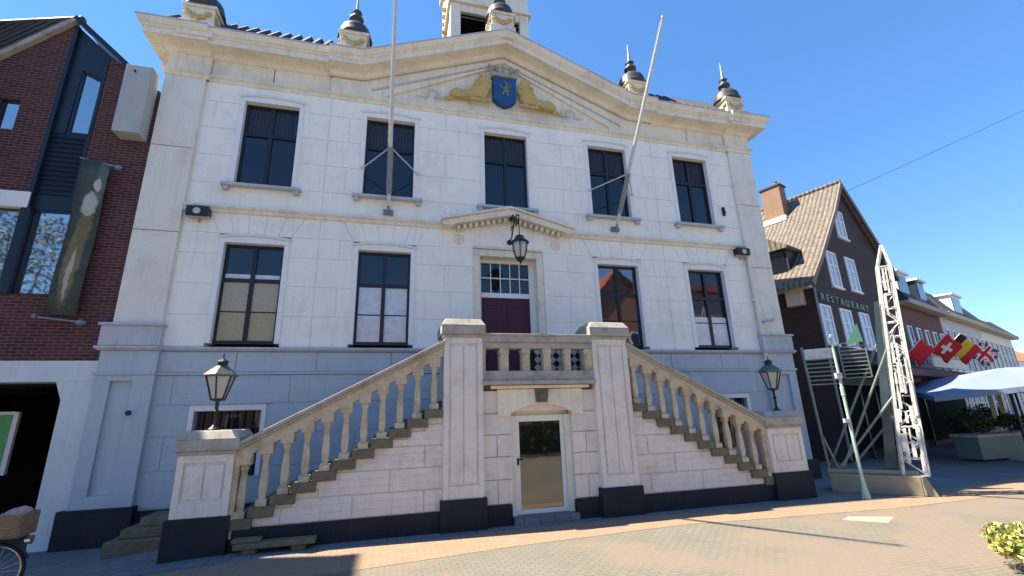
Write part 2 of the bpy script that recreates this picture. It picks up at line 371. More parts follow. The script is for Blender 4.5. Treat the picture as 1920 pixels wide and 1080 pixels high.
# frieze
mb=MB(); g=.012
xsj=[-7.5,-6.1,-4.72,-3.3,3.3,4.72,6.1,7.5]
for i in range(len(xsj)-1):
    a,b=xsj[i],xsj[i+1]; pr_=.05 if a>=-4.72 and b<=4.72 else 0
    if a==-3.3: continue
    mb.box(a+g,b-g,-pr_,.35,10.24,10.85)
mb.prism([(-3.3,10.24),(3.3,10.24),(3.3,10.9),(0,12.5),(-3.3,10.9)],.012,.35)
mb.prism([(-4.72,10.24),(-3.29,10.24),(-3.29,10.36),(0,11.99),(3.29,10.36),(3.29,10.24),(4.72,10.24),(4.72,10.8),(3.9,10.84),(0,12.4),(-3.9,10.84),(-4.72,10.8)],-.06,.02)
for s in(-1,1): mb.box(*sorted((s*7.5,s*8.42)),-.08,.35,10.24,10.85)
mb.build('frieze',M['cream'],TH,bevel=.006)
mb=MB()                                                # thin raking line round the arms
for s in(-1,1): mb.prism([(s*3.7,10.42),(0,12.02),(0,12.07),(s*3.7,10.47)],-.09,-.055)
mb.build('tympanum_moulding',M['ledge'],TH)
# cornice that climbs over the pediment
brk=.1
cp=[(-8.42,6,0,-1,0),(-8.42,-.08,0,-1,-1),(-7.5,-.08,0,0,-1),(-7.499,0,0,0,-1),(-4.75,0,0,0,-1),(-4.749,-brk,0,0,-1),(-3.92,-brk,0,0,-1),(0,-brk,1.55,0,-1),(3.92,-brk,0,0,-1),(4.749,-brk,0,0,-1),(4.75,0,0,0,-1),(7.499,0,0,0,-1),(7.5,-.08,0,0,-1),(8.42,-.08,0,1,-1),(8.42,6,0,1,0)]
sweep('cornice',cp,[(0,10.70),(.06,10.72),(.10,10.80),(.16,10.83),(.40,10.86),(.40,10.845),(.42,10.845),(.42,11.0),(.45,11.01),(.455,11.04),(.50,11.07),(.545,11.16),(.55,11.2),(.30,11.24),(0,11.27)],M['cream'])
sweep('gutter_edge',cp,[(.50,11.2),(.565,11.205),(.565,11.235),(.50,11.26),(.3,11.28),(.1,11.28)],M['ledge'])
# roof
mb=MB()
mb.add([(-8.4,.37,12.16),(8.4,.37,12.16),(8.4,10.0,12.16),(-8.4,10.0,12.16),(-4.4,4.6,15.8),(4.4,4.6,15.8)],[(0,1,5,4),(1,2,5),(2,3,4,5),(3,0,4),(0,3,2,1)])
for s in(-1,1): mb.add([(s*3.95,-.40,11.28),(s*8.8,-.40,11.28),(s*8.4,.37,12.16),(s*3.95,.37,12.16),(s*8.8,10.4,11.28),(s*8.4,10,12.16)],[(0,1,2,3),(1,4,5,2)])
for i in range(66):                                    # raised row of eaves tiles
    x=-8.6+i*.265
    if abs(x)<4.0: continue
    mb.tube((x,-.44,11.27),(x,.35,12.16),.075,.075,6)
mb.add([(-3.95,-.5,11.30),(0,-.5,12.86),(3.95,-.5,11.30),(-3.95,.4,11.4),(0,3.4,12.95),(3.95,.4,11.4)],[(0,1,4,3),(1,2,5,4)])
mb.build('roof',M['roof'],TH)
# bell turret
tx,ty0,ty1=1.40,1.5,4.3
mb=MB()
for sx in(-1,1):
    for yy in(ty0,ty1-.34): mb.box(*sorted((sx*tx,sx*(tx-.34))),yy,yy+.34,12.2,18.6)
mb.box(-1.06,1.06,ty0+.02,ty0+.30,15.45,18.6); mb.box(-1.06,1.06,ty0+.02,ty0+.3,12.2,14.1)
mb.box(-tx+.03,-tx+.3,ty0+.34,ty1-.34,12.2,18.6); mb.box(tx-.3,tx-.03,ty0+.34,ty1-.34,12.2,18.6); mb.box(-1.06,1.06,ty1-.3,ty1-.02,12.2,18.6)
mb.box(-.16,.16,ty0+.01,ty0+.3,14.1,15.45); mb.box(-tx-.09,tx+.09,ty0-.09,ty1+.09,15.75,15.87); mb.box(-tx-.12,tx+.12,ty0-.12,ty1+.12,18.6,18.8)
tur=mb.build('bell_turret',M['cream'],TH,bevel=.012)
mb=MB()
for i in range(9):
    z=14.15+i*.15
    for a,b in((-1.06,-.16),(.16,1.06)): mb.prismx([(ty0+.05,z),(ty0+.08,z+.02),(ty0+.26,z+.13),(ty0+.23,z+.11)],a,b)
mb.build('louvre',M['dark'],tur)
mb=MB(); mb.box(-1.06,1.06,ty0+.3,ty0+.34,14.1,15.45); mb.build('louvre_backing',M['dark'],tur)
mb=MB()
for i in range(7): mb.lathe((-tx-.05,ty0+1.4,14.75+i*.35),[(.02,-.09),(.10,-.05),(.12,0),(.08,.07),(.02,.1)],8)
mb.build('gilded_garland',M['gold'],tur)
mb=MB(); mb.lathe((0,(ty0+ty1)/2,18.8),[(2.1,0),(1.9,.5),(1.2,.9),(.7,1.6),(.5,2.6),(.05,3.4)],8,R(22.5)); mb.build('turret_roof',M['leadroof'],tur)
# five roof urns: stone block, gilded relief, lead bell and spike
def urn(x,y,z):
    b=MB(); b.box(x-.38,x+.38,y-.36,y+.36,z-.35,z+.06); b.box(x-.33,x+.33,y-.31,y+.31,z+.06,z+.50); b.box(x-.38,x+.38,y-.36,y+.36,z+.50,z+.58)
    o=b.build('roof_urn',M['cream'],TH,bevel=.012)
    for a in range(4):
        t=R(90*a); rx_,ry_=math.cos(t),math.sin(t); g=MB()
        for k in range(11):
            w=(k-5)*.048; d_=.325 if abs(rx_)>.5 else .305
            g.lathe((x+rx_*(d_+.02)-ry_*w,y+ry_*(d_+.02)+rx_*w,z+.36-.16*(1-(w/.25)**2)+.03*math.sin(k*2.3)),[(.01,-.07),(.045,-.03),(.05,.02),(.01,.075)],6)
        g.build('gilded_garland',M['gold'],o)
    b=MB(); b.lathe((x,y,z+.58),[(.45,0),(.45,.05),(.40,.09),(.41,.20),(.37,.32),(.27,.43),(.16,.50),(.12,.58),(.14,.64),(.19,.67),(.19,.73),(.12,.77),(.10,.90),(.14,.94),(.05,1.0)],16)
    b.build('lead_bell',M['leadroof'],o,smooth=True)
    b=MB(); b.lathe((x,y,z+1.57),[(.05,0),(.035,.3),(.006,.70)],8); b.build('spike',M['spike'],o)
for x in(-7.78,-4.2,4.2,7.78): urn(x,-.18,11.28)
urn(-.12,-.25,12.85)
# coat of arms
mb=MB(); mb.prism([(-.36,11.42),(.32,11.42),(.32,10.72),(.18,10.58),(-.02,10.50),(-.22,10.58),(-.36,10.72)],-.2,.02)
M['shield']=plain('blue_shield_enamel',(.012,.075,.22),.5,var=.6,sc=14)
sh=mb.build('shield',M['shield'],TH,bevel=.02)
M['green']=plain('green_emblem_paint',(.06,.16,.07),.5)
mb=MB(); 
for q in (((-.02,11.02),(.05,11.2),.05),((.05,11.2),(-.04,11.28),.035),((-.02,11.02),(-.14,11.12),.03),((-.02,11.0),(.12,10.98),.03),((-.02,11.0),(-.10,10.82),.04),((0,10.98),(.08,10.80),.035),((.02,11.05),(.16,11.16),.022),((.16,11.16),(.14,11.26),.02),((-.14,11.12),(-.2,11.2),.02)):
    mb.tube((q[0][0],-.21,q[0][1]),(q[1][0],-.21,q[1][1]),q[2],q[2]*.7,7)
mb.build('emblem',plain('olive_gilt',(.16,.22,.08),.5),sh)
mb=MB()
mb.box(-.40,.36,-.24,.0,11.45,11.56)
for k in range(5):
    x=-.36+k*.17; mb.tube((x,-.12,11.55),(x*1.25+.01,-.13,11.78),.035,.05,6); mb.lathe((x*1.25+.01,-.13,11.83),[(.02,-.05),(.06,-.02),(.06,.03),(.01,.07)],8)
mb.build('crown',M['cap'],sh,bevel=.01)
for s in(-1,1):                                        # reclining lions
    E=[]
    X=lambda a:s*a-.02
    rot=lambda a:a*s
    E.append(((X(1.05),-.06,10.78),(.48,.13,.17),rot(.12)))
    E.append(((X(.72),-.08,10.93),(.27,.15,.28),rot(.35)))
    E.append(((X(.62),-.12,11.22),(.18,.14,.21),0))
    E.append(((X(.60),-.14,11.06),(.20,.14,.22),0))
    E.append(((X(.52),-.22,11.20),(.08,.09,.08),0)); E.append(((X(.48),-.25,11.13),(.06,.07,.05),0))
    E.append(((X(.56),-.12,11.41),(.04,.05,.05),0)); E.append(((X(.70),-.12,11.40),(.04,.05,.05),0))
    E.append(((X(1.38),-.07,10.76),(.22,.14,.16),rot(.3)))
    E.append(((X(1.30),-.16,10.63),(.22,.07,.06),rot(.05))); E.append(((X(1.62),-.08,10.56),(.16,.05,.05),rot(.15)))
    E.append(((X(.62),-.16,10.72),(.07,.07,.22),rot(-.1))); E.append(((X(.52),-.18,10.57),(.12,.08,.05),0)); E.append(((X(.86),-.17,10.58),(.2,.06,.05),0))
    rg=random.Random(5)
    for k in range(46):
        t=rg.uniform(0,6.28); rr=rg.uniform(.12,.23); E.append(((X(.63+rr*math.cos(t)),-.20-rg.uniform(-.03,.05),11.14+rr*1.25*math.sin(t)),(.03,.035,.05),rg.uniform(-.8,.8)))
    for k in range(4): E.append(((X(.44+k*.035),-.21,10.55),(.018,.04,.03),0)); E.append(((X(1.10+k*.04),-.2,10.60),(.018,.04,.03),0))
    E.append(((X(.47),-.23,11.21),(.018,.03,.018),0)); E.append(((X(1.0),-.16,10.72),(.06,.05,.12),rot(.5)))
    blob('lion',E,M['gold'],TH,.014)
    pts=[]
    for k in range(15):
        t=-.6+k*.36; pts.append((X(2.05+.14*math.cos(t)),-.07,10.62+.14*math.sin(t)))
    mb=MB(); mb.path([(X(1.68),-.06,10.52)]+pts[::-1] if False else pts,.022,6); mb.tube((X(1.7),-.05,10.54),(X(1.93),-.05,10.52),.02); mb.tube((X(2.18),-.05,10.52),(X(2.5),-.05,10.50),.02,.01)
    mb.build('scroll',M['ledge'],TH)

# windows: frame is the part; surround, pane, blind and sill hang under it
def window(c,z0,z1,kind,rise=.07,wh=hw):
    x0,x1=c-wh,c+wh; yf=.12
    f=MB(); w=.06
    f.box(x0,x0+w,yf,yf+.07,z0,z1); f.box(x1-w,x1,yf,yf+.07,z0,z1); f.box(x0+w,x1-w,yf,yf+.07,z0,z0+.08); f.box(x0+w,x1-w,yf,yf+.07,z1-.06,z1)
    zt=z0+(z1-z0)*.63
    f.box(c-.045,c+.045,yf-.015,yf+.06,z0+.08,z1-.06); 
    for a,b in((x0+w,c-.045),(c+.045,x1-w)):
        f.box(a,b,yf-.012,yf+.06,zt-.045,zt+.045)
        if kind!='upper': f.box(a,b,yf+.01,yf+.05,z0+(zt-z0)*.5-.014,z0+(zt-z0)*.5+.014)
    fo=f.build('window',M['frame'],TH,bevel=.004)
    p=MB(); p.box(x0+.02,x1-.02,yf+.035,yf+.045,z0+.02,z1-.02)
    p.build('pane',M['glass'] if kind!='mirror' else M['mirror2w'],fo)
    s=MB()                                              # white surround with a shallow segmental head
    s.box(x0-.11,x0,-.03,.34,z0,z1); s.box(x1,x1+.11,-.03,.34,z0,z1)
    K=8; hd=[(x0-.11,z1)]+[(x0+(x1-x0)*i/K,z1-.0+rise*(1-(2*i/K-1)**2)*0) for i in range(K+1)]+[(x1+.11,z1)]
    top=[(x0-.11+(x1-x0+.22)*i/K,z1+.09+rise*(1-(2*i/K-1)**2)) for i in range(K+1)]
    s.prism(hd[:1]+[(x1+.11,z1)]+top[::-1],-.03,.34)
    s.build('surround',M['wframe'],fo,bevel=.006)
    t=MB(); top2=[(a,b+.002) for a,b in top]; top3=[(x0-.16+(x1-x0+.32)*i/K,z1+.15+rise*(1-(2*i/K-1)**2)) for i in range(K+1)]
    for i in range(K): t.prism([top2[i],top2[i+1],top3[i+1],top3[i]],-.05,.03)
    t.build('hood_mould',M['pilaster'],fo)
    if kind=='paper':
        b=MB()
        for a,bb in((x0+w,c-.045),(c+.045,x1-w)): b.box(a,bb,yf+.02,yf+.032,z0+.08,zt-.045); 
        b.build('paper_blind',M['paper'],fo)
        b=MB()
        for a,bb in((x0+w,c-.045),(c+.045,x1-w)): b.box(a,bb,yf+.02,yf+.032,zt+.045,zt+.15)
        b.build('roller_blind',M['film'],fo)
    if kind=='film':
        b=MB()
        for a,bb in((x0+w,c-.045),(c+.045,x1-w)): b.box(a,bb,yf+.02,yf+.032,z0+.08,zt-.045)
        b.build('window_film',M['film'],fo)
    if kind=='half':
        b=MB()
        for a,bb in((x0+w,c-.045),(c+.045,x1-w)): b.box(a,bb,yf+.02,yf+.032,z0+.08,z0+(zt-z0)*.62)
        b.build('window_film',M['film'],fo)
    if kind=='upper':
        b=MB(); b.box(x0-.24,x1+.24,-.15,.12,z0-.09,z0-.02); b.box(x0-.2,x0-.08,-.11,0,z0-.19,z0-.09); b.box(x1+.08,x1+.2,-.11,0,z0-.19,z0-.09)
        b.build('sill',M['ledge'],fo,bevel=.008)
        b=MB()                                          # net curtain folds behind the top lights
        for i in range(13):
            a=x0+w+.02+i*(x1-x0-2*w-.06)/13
            if abs(a+.02-c)<.06: continue
            b.box(a,a+.035,yf+.025,yf+.033,zt+.05,z1-.07)
        b.build('curtain',M['darkcurtain'],fo)
    return fo
M['darkcurtain']=plain('dark_net_curtain',(.035,.03,.035),.9)
for c in cx: window(c,upz[0],upz[1],'upper')
kinds={0:'paper',1:'film',3:'mirror',4:'half'}
M['film']=M['film']
for i,c in enumerate(cx):
    if c: window(c,loz[0],loz[1],kinds[i])
# basement windows with bars
for s in(-1,1):
    c=s*6.12; x0,x1=c-.62,c+.62
    f=MB(); f.box(x0-.09,x0,-.02,.3,.9,2.2); f.box(x1,x1+.09,-.02,.3,.9,2.2); f.box(x0-.09,x1+.09,-.02,.3,2.2,2.32); fo=f.build('basement_window',M['wframe'],TH,bevel=.005)
    p=MB(); p.box(x0,x1,.2,.22,.9,2.2); p.build('pane',M['glass'],fo)
    b=MB()
    for k in range(8): b.tube((x0+.08+k*.155,.05,.9),(x0+.08+k*.155,.05,2.2),.014,n=6)
    b.build('window_bars',M['black'],fo)
for c in(-6.12,6.12):
    mb=MB(); mb.box(c-.78,c+.78,-.04,.03,2.33,2.37); mb.build('basement_hood_mould',M['ledge'],TH)
# portico over the door
mb=MB(); K=12
for s in(-1,1):
    mb.prism([(s*1.78,6.62),(s*1.78,6.74),(0,7.20),(0,7.02),(s*1.5,6.66),(s*1.5,6.62)],-.30,.02)
    mb.prism([(s*1.82,6.74),(s*1.82,6.79),(0,7.26),(0,7.20)],-.36,.02)
po=mb.build('door_hood',M['cream'],TH,bevel=.008)
for s in(-1,1):
    for k in range(9):
        mb=MB(); x=s*(.12+k*.155); z=7.0-abs(x)*.24; mb.box(x-.035,x+.035,-.2,.0,z-.10,z-.005); mb.build('dentil',M['cream'],po)
for s in(-1,1):
    mb=MB(); mb.lathe((0,0,0),[(.15,0),(.14,.03),(.10,.035),(.09,.02),(.04,.02),(.03,.05)],16)
    n=16*6
    for i in range(len(mb.v)-n,len(mb.v)): x,y,z=mb.v[i]; mb.v[i]=(x+s*1.33,.012-z,y+6.36)
    mb.build('rosette',M['cream'],po)
# door
mb=MB(); mb.box(-.97,-.78,.02,.6,2.55,6.14); mb.box(.76,.95,.02,.6,2.55,6.14); mb.box(-.78,.76,.02,.6,5.95,6.14); mb.box(-.97,.95,-.035,.02,6.14,6.2)
mb.build('door_reveal',M['cream'],TH,bevel=.006)
mb=MB(); yd=.3
mb.box(-.78,-.70,yd,yd+.1,2.55,5.95); mb.box(.62,.70,yd,yd+.1,2.55,5.95); mb.box(-.70,.62,yd,yd+.1,5.86,5.95); mb.box(-.70,.62,yd-.02,yd+.1,4.90,5.03); mb.box(.70,.76,yd,yd+.1,2.55,5.95)
mb.box(-.70,.62,yd+.02,yd+.06,5.43,5.46)
for k in range(1,5): mb.box(-.70+k*.264-.012,-.70+k*.264+.012,yd+.015,yd+.06,5.03,5.86)
fr=mb.build('door_frame',M['wframe'],TH,bevel=.004)
mb=MB(); mb.box(-.7,.62,yd+.07,yd+.08,5.03,5.86); mb.build('fanlight_pane',M['glass'],fr)
mb=MB(); mb.box(-.70,.62,yd+.03,yd+.08,2.57,4.9)
for a,b in((-.62,-.08),(0,.54)):
    for z0,z1 in((2.75,3.6),(3.75,4.75)):
        mb.box(a,b,yd+.018,yd+.03,z0,z0+.05); mb.box(a,b,yd+.018,yd+.03,z1-.05,z1); mb.box(a,a+.05,yd+.018,yd+.03,z0+.05,z1-.05); mb.box(b-.05,b,yd+.018,yd+.03,z0+.05,z1-.05)
dr_=mb.build('front_door',M['maroon'],TH); h=MB(); h.lathe((-.04,yd-.02,3.7),[(.01,-.04),(.04,-.02),(.04,.02),(.01,.04)],8); h.build('handle',M['gold'],dr_)
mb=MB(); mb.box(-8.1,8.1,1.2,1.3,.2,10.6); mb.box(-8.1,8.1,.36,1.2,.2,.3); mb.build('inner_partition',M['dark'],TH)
mb=MB(); mb.tube((7.55,-.12,.6),(7.55,-.12,6.9),.045); 
for z in(1.5,3.2,5.0,6.6): mb.box(7.48,7.62,-.14,0,z,z+.05)
mb.build('drain_pipe',M['pilaster'],TH)
mb=MB(); mb.tube((-7.82,-.13,2.2),(-7.82,-.16,2.2),.05,n=10); mb.build('vent_hole',M['black'],TH)
mb=MB(); mb.box(6.98,7.06,-.06,0,7.74,8.02); mb.tube((7.02,-.06,7.9),(7.02,-.1,7.8),.02); mb.build('wall_sensor',M['black'],TH)

# ------------------------------------------------------------------ ENTRANCE STAIRCASE
ST=tag(empty('entrance_staircase',(0,-1.1,0)),'double flight of steps with stone balustrades climbing to the balcony','staircase')
def stb(mb,name,mat,parent=ST,**k):
    o=mb.build(name,mat,parent,**k)
    if parent is ST: o.location=(0,1.1,0)
    return o
YF=-2.215; rise=.16; run=.305
def topz(k): return rise*k
def stepx(k): return 5.0+.305*(3-k)+0          # outer edge |x| of tread k
# of the flights, built of painted blocks under each tread
yw=YF+.09
for s in(-1,1):
    mb=MB()
    for r_i in range(6):                              # courses of .35
        z0=.34+r_i*.37; z1=z0+.37
        # extent of the course: out to where the tread underside is above the row
        for q in range(3):
            za=z0+q*.1233; zb=za+.1233
            k=0
            xo=None
            for k in range(1,17):
                if topz(k)-rise>=zb-.055: xo=5.0+run*(3-k)+run; break
            if xo is None or xo<1.9: continue
            js=[1.7+j for j in((0,1.15,2.3,3.45) if r_i%2 else (.55,1.75,2.85,4.0))]
            pts=[1.88]+[j for j in js if 2.1<j<xo-.12]+[xo-.0]
            for i in range(len(pts)-1):
                a=pts[i]+(.011 if i else 0); b=pts[i+1]-(.011 if i<len(pts)-2 else 0)
                mb.box(*sorted((s*a,s*b)),yw,yw+.3,za+(.011 if q==0 else 0),zb-(.011 if q==2 else 0))
    # backing
    for k in range(3,16):
        xo=5.0+run*(3-k)+run; mb.box(*sorted((s*max(xo-run,1.0),s*xo)),yw+.02,-.1,.0,topz(k)-rise+.02)
    stb(mb,'flight_wall',M['stair'],bevel=.006)
for s in(-1,1):
    for k in range(1,17):
        xo=5.0+run*(3-k)+run
        m_=MB(); xi=max(xo-run-.05,.0)
        xi=max(xi,1.2) if xo<2.1 else (max(xi,1.955) if xo<2.4 else xi); a,b=sorted((s*xi,s*(xo+.02))); y0=(YF+.02 if k>=3 else YF+.12) if xo>2.1 else YF+.35
        m_.box(a,b,y0,-.06,topz(k)-rise+.002*(k%2),topz(k)-.002*(k%2)); stb(m_,'step',M['tread'],bevel=.012)
# landing, centre wall with arched doorway
mb=MB(); mb.box(-1.2,1.2,YF+.3,-.06,2.4,2.56); stb(mb,'landing',M['cap'])
mb=MB(); yc=YF+.14
rowsC=[(.36,.78),(.78,1.18),(1.18,1.58),(1.58,1.97),(1.97,2.4)]
hd=[(-.62,.64,0,2.0)]
blocks(mb,-1.2,1.2,rowsC,hd+[(-.86,.86,1.97,2.5)],yc,yc+.04,[[-.9,.92],[-1.0,1.0]],.009)
solid(mb,-1.2,1.2,0,2.4,hd,yc+.03,yc+.2)
stb(mb,'centre_wall',M['stair'],bevel=.004)
mb=MB(); K=10                                          # cream arch with keystone block
arc=[(-.62+1.26*i/K,1.97+.16*(1-(2*i/K-1)**2)) for i in range(K+1)]
for i in range(K): mb.prism([arc[i],arc[i+1],(arc[i+1][0],2.42),(arc[i][0],2.42)],yc-.05,yc+.03)
for a,b in((-.88,-.62),(.64,.88)): mb.box(a,b,yc-.05,yc+.03,1.92,2.42)
mb.box(-1.02,1.02,yc-.12,yc+.02,2.43,2.49)
stb(mb,'arch_surround',M['cream'],bevel=.006)
mb=MB(); mb.prism([(-.11,2.16),(.12,2.16),(.15,2.42),(-.13,2.42)],yc-.10,yc-.05); mb.lathe((0.01,yc-.11,2.29),[(.01,-.08),(.06,-.05),(.07,.03),(.02,.09)],8); stb(mb,'keystone',M['tread'],bevel=.01)
mb=MB(); mb.box(-.62,.64,yc+.22,yc+.3,1.92,2.2); mb.box(-.62,-.5,yc+.1,yc+.3,.0,1.92); mb.box(.52,.64,yc+.1,yc+.3,.0,1.92); stb(mb,'doorway_reveal',M['pilaster'],bevel=.005)
yd2=yc+.18
mb=MB(); mb.box(-.5,-.41,yd2,yd2+.06,.12,1.92); mb.box(.45,.52,yd2,yd2+.06,.12,1.92); mb.box(-.41,.45,yd2,yd2+.06,1.80,1.92); mb.box(-.41,.45,yd2,yd2+.06,.12,.2)
df=stb(mb,'basement_door',M['wframe'],bevel=.005)
mb=MB(); mb.box(-.41,.45,yd2+.025,yd2+.035,.2,1.8); mb.build('glass_pane',M['mirror2'] if 'mirror2' in M else glass('dark_door_glass',(.004,.004,.004),0,.04,2.05),df)
mb=MB(); mb.box(-.47,-.44,yd2-.05,yd2,1.0,1.12); mb.tube((-.455,yd2-.05,1.1),(-.36,yd2-.05,1.1),.012); mb.build('handle',M['black'],df)
mb=MB(); mb.box(-.62,.64,yc-.12,yc+.3,.0,.12); stb(mb,'threshold',M['flag'])
# dark plinth of the stairs
for s in(-1,1):
    for q in((1.9,5.3,.05,.3,.335),(.64,1.2,.09,.25,.35)): mb=MB(); mb.box(*sorted((s*q[0],s*q[1])),YF+q[2],YF+q[3],-.1,q[4]); stb(mb,'stair_plinth',M['navy'],bevel=.01)
# piers and pedestals
def pier(xa,xb,zb,zt,name,panel_top,yb):
    cxp=(xa+xb)/2; hwp=(xb-xa)/2
    o=MB(); o.box(xa,xb,YF+.04,yb,zb,zt)
    y=YF+.04
    fw=.10; o.box(xa,xa+fw,y-.03,y,zb,zt); o.box(xb-fw,xb,y-.03,y,zb,zt); o.box(xa+fw,xb-fw,y-.03,y,zb,zb+.22); o.box(xa+fw,xb-fw,y-.03,y,zt-.12,zt)
    o.box(xa+fw+.035,cxp-.012,y-.02,y,zb+.26,zt-.16); o.box(cxp+.012,xb-fw-.035,y-.02,y,zb+.26,zt-.16)
    po=stb(o,name,M['stair'],bevel=.006)
    o=MB(); o.box(xa-.045,xb+.045,YF-.035,yb+.04,-.1,zb); o.build('dark_base',M['navy'],po,bevel=.01)
    o=MB(); o.box(xa-.03,xb+.03,YF-.02,yb+.03,zt,zt+.06); o.box(xa-.06,xb+.06,YF-.05,yb+.06,zt+.06,zt+.24)
    z=zt+.24; a=.06
    o.add([(xa-a,YF-.05,z),(xb+a,YF-.05,z),(xb+a,yb+.06,z),(xa-a,yb+.06,z),(xa+.02,YF+.03,z+.13),(xb-.02,YF+.03,z+.13),(xb-.02,yb-.02,z+.13),(xa+.02,yb-.02,z+.13)],[(4,5,6,7),(0,1,5,4),(1,2,6,5),(2,3,7,6),(3,0,4,7)])
    o.build('cap_stone',M['cap'],po,bevel=.015); return po
pier(-1.93,-1.18,.52,3.42,'stair_pier',0,YF+.70); pier(1.15,1.95,.52,3.42,'stair_pier',0,YF+.70)
pier(-6.10,-5.30,.55,1.47,'stair_pedestal',0,YF+.80); pier(5.20,6.12,.55,1.47,'stair_pedestal',0,YF+.80)
# sloping rails with stepped blocks and balusters
YB0,YB1=YF+.04,YF+.24
for s in(-1,1):
    xa,xb=1.93,5.26
    zl=lambda x:3.36-.515*(x-1.93)
    m_=MB()
    def slab(d0,d1,ya,yb):
        P=[(s*xa,zl(xa)+d0),(s*xb,zl(xb)+d0),(s*xb,zl(xb)+d1),(s*xa,zl(xa)+d1)]
        m_.prism(P,ya,yb)
    slab(-.07,0,YB0-.07,YB1+.07); slab(-.125,-.07,YB0-.04,YB1+.04)
    stb(m_,'handrail',M['sandrail'] if 'sandrail' in M else M['cap'],bevel=.01)
    m_=MB(); slab(-.30,-.125,YB0+.0,YB1)
    for k in range(3,14):
        xc=5.0+run*(3-k)+run*.5
        if xc>xb-.1: continue
        m_.box(*sorted((s*(xc-.10),s*(xc+.10))),YB0-.003,YB1+.003,zl(xc)-.42,zl(xc)-.2)
    stb(m_,'rail_arcade',M['sand'],bevel=.006)
    for k in range(3,14):
        xc=5.0+run*(3-k)+run*.5; zb=topz(k); zt=zl(xc)-.40
        if xc>xb-.1 or xc<xa+.08: continue
        b=MB(); y0,y1=YB0+.01,YB1-.01; yc_=(y0+y1)/2
        b.box(s*xc-.085,s*xc+.085,y0,y1,zb,zb+.10)
        hgt=zt-zb; w0=.075
        prof=[(.078,.10),(.06,.13),(.072,.2),(.076,.3),(.066,.5),(.052,hgt-.16),(.05,hgt-.12),(.07,hgt-.10),(.075,hgt-.04),(.085,hgt)]
        b.lathe((s*xc,yc_,zb),[(r_*1.1,z_) for r_,z_ in prof],4,R(45))
        stb(b,'baluster',M['sand'],bevel=.006)
    # lower half baluster against the pedestal
    b=MB(); b.box(*sorted((s*5.22,s*5.30)),YB0,YB1,.2,1.5); stb(b,'end_post',M['sand'],bevel=.005)
# balcony front
m_=MB(); m_.box(-1.18,1.15,YF+.0,YF+.36,3.34,3.46); m_.box(-1.18,1.15,YF+.04,YF+.32,3.22,3.34); m_.box(-1.18,1.15,YF-.01,YF+.36,3.46,3.51); stb(m_,'handrail',M['cap'],bevel=.01)
m_=MB(); m_.box(-1.18,1.15,YF+.0,YF+.36,2.58,2.77); m_.box(-1.18,1.15,YF-.06,YF+.36,2.5,2.58); stb(m_,'balcony_slab',M['cap'],bevel=.012)
for a,b in((-1.18,-1.12),(-.83,-.65),(-.37,-.21),(.08,.24),(.53,.67),(.98,1.15)):
    m_=MB(); m_.box(a,b,YF+.05,YF+.25,2.77,3.22); m_.box(a+.02,b-.02,YF+.035,YF+.05,2.85,3.1); m_.box(a-.012,b+.012,YF+.045,YF+.255,3.12,3.2); stb(m_,'baluster',M['sand'],bevel=.006)
# chequered panel standing on the landing behind the balustrade
def checker_mat():
    m,nt,b=newmat('white_lozenge_pattern',.6); tc=N(nt,'ShaderNodeTexCoord'); mp=N(nt,'ShaderNodeMapping'); mp.inputs['Rotation'].default_value=(0,R(45),0)
    nt.links.new(tc.outputs['Object'],mp.inputs[0]); c=N(nt,'ShaderNodeTexChecker'); c.inputs['Scale'].default_value=8.2
    nt.links.new(mp.outputs[0],c.inputs[0]); c.inputs[1].default_value=(.68,.7,.7,1); c.inputs[2].default_value=(.012,.014,.02,1); nt.links.new(c.outputs[0],b.inputs['Base Color']); return m
ck=tag(empty('patterned_screen',(.62,-1.45,2.56)),'white and black lozenge screen behind the balcony balustrade','screen')
m_=MB(); m_.box(-.52,.58,0,.03,.08,.78); m_.build('screen_panel',checker_mat(),ck)
m_=MB(); m_.box(-.56,-.52,-.01,.04,0,.82); m_.box(.58,.62,-.01,.04,0,.82); m_.box(-.52,.58,-.005,.035,.78,.82); m_.box(-.5,-.46,-.15,.2,0,.03); m_.box(.5,.54,-.15,.2,0,.03); m_.build('screen_frame',M['black'],ck)
# low stone steps at the foot of the wall
def slabs(name,label,cat,items,mat):
    e=tag(empty(name,(items[0][0],items[0][2],0)),label,cat); ex,ey=items[0][0],items[0][2]
    for x0,x1,y0,y1,z0,z1 in items:
        m_=MB(); m_.box(x0-ex,x1-ex,y0-ey,y1-ey,z0,z1); m_.build('stone_slab',mat,e,bevel=.02)
slabs('stone_bench','low weathered stone slab on blocks before the left flight','stone slab',[(-5.12,-3.95,-2.42,-2.2,.08,.17),(-5.0,-4.8,-2.38,-2.2,0,.08),(-4.3,-4.1,-2.38,-2.2,0,.08),(-5.15,-4.75,-2.42,-2.22,.17,.23)],M['tread'])
slabs('stone_steps','dark worn stone steps between corner pilaster and left pedestal','steps',[(-7.35,-6.2,-1.2,-.3,-.12,.12),(-7.2,-6.2,-1.05,-.3,.12,.27),(-7.0,-6.2,-.9,-.3,.27,.42)],M['tread'])

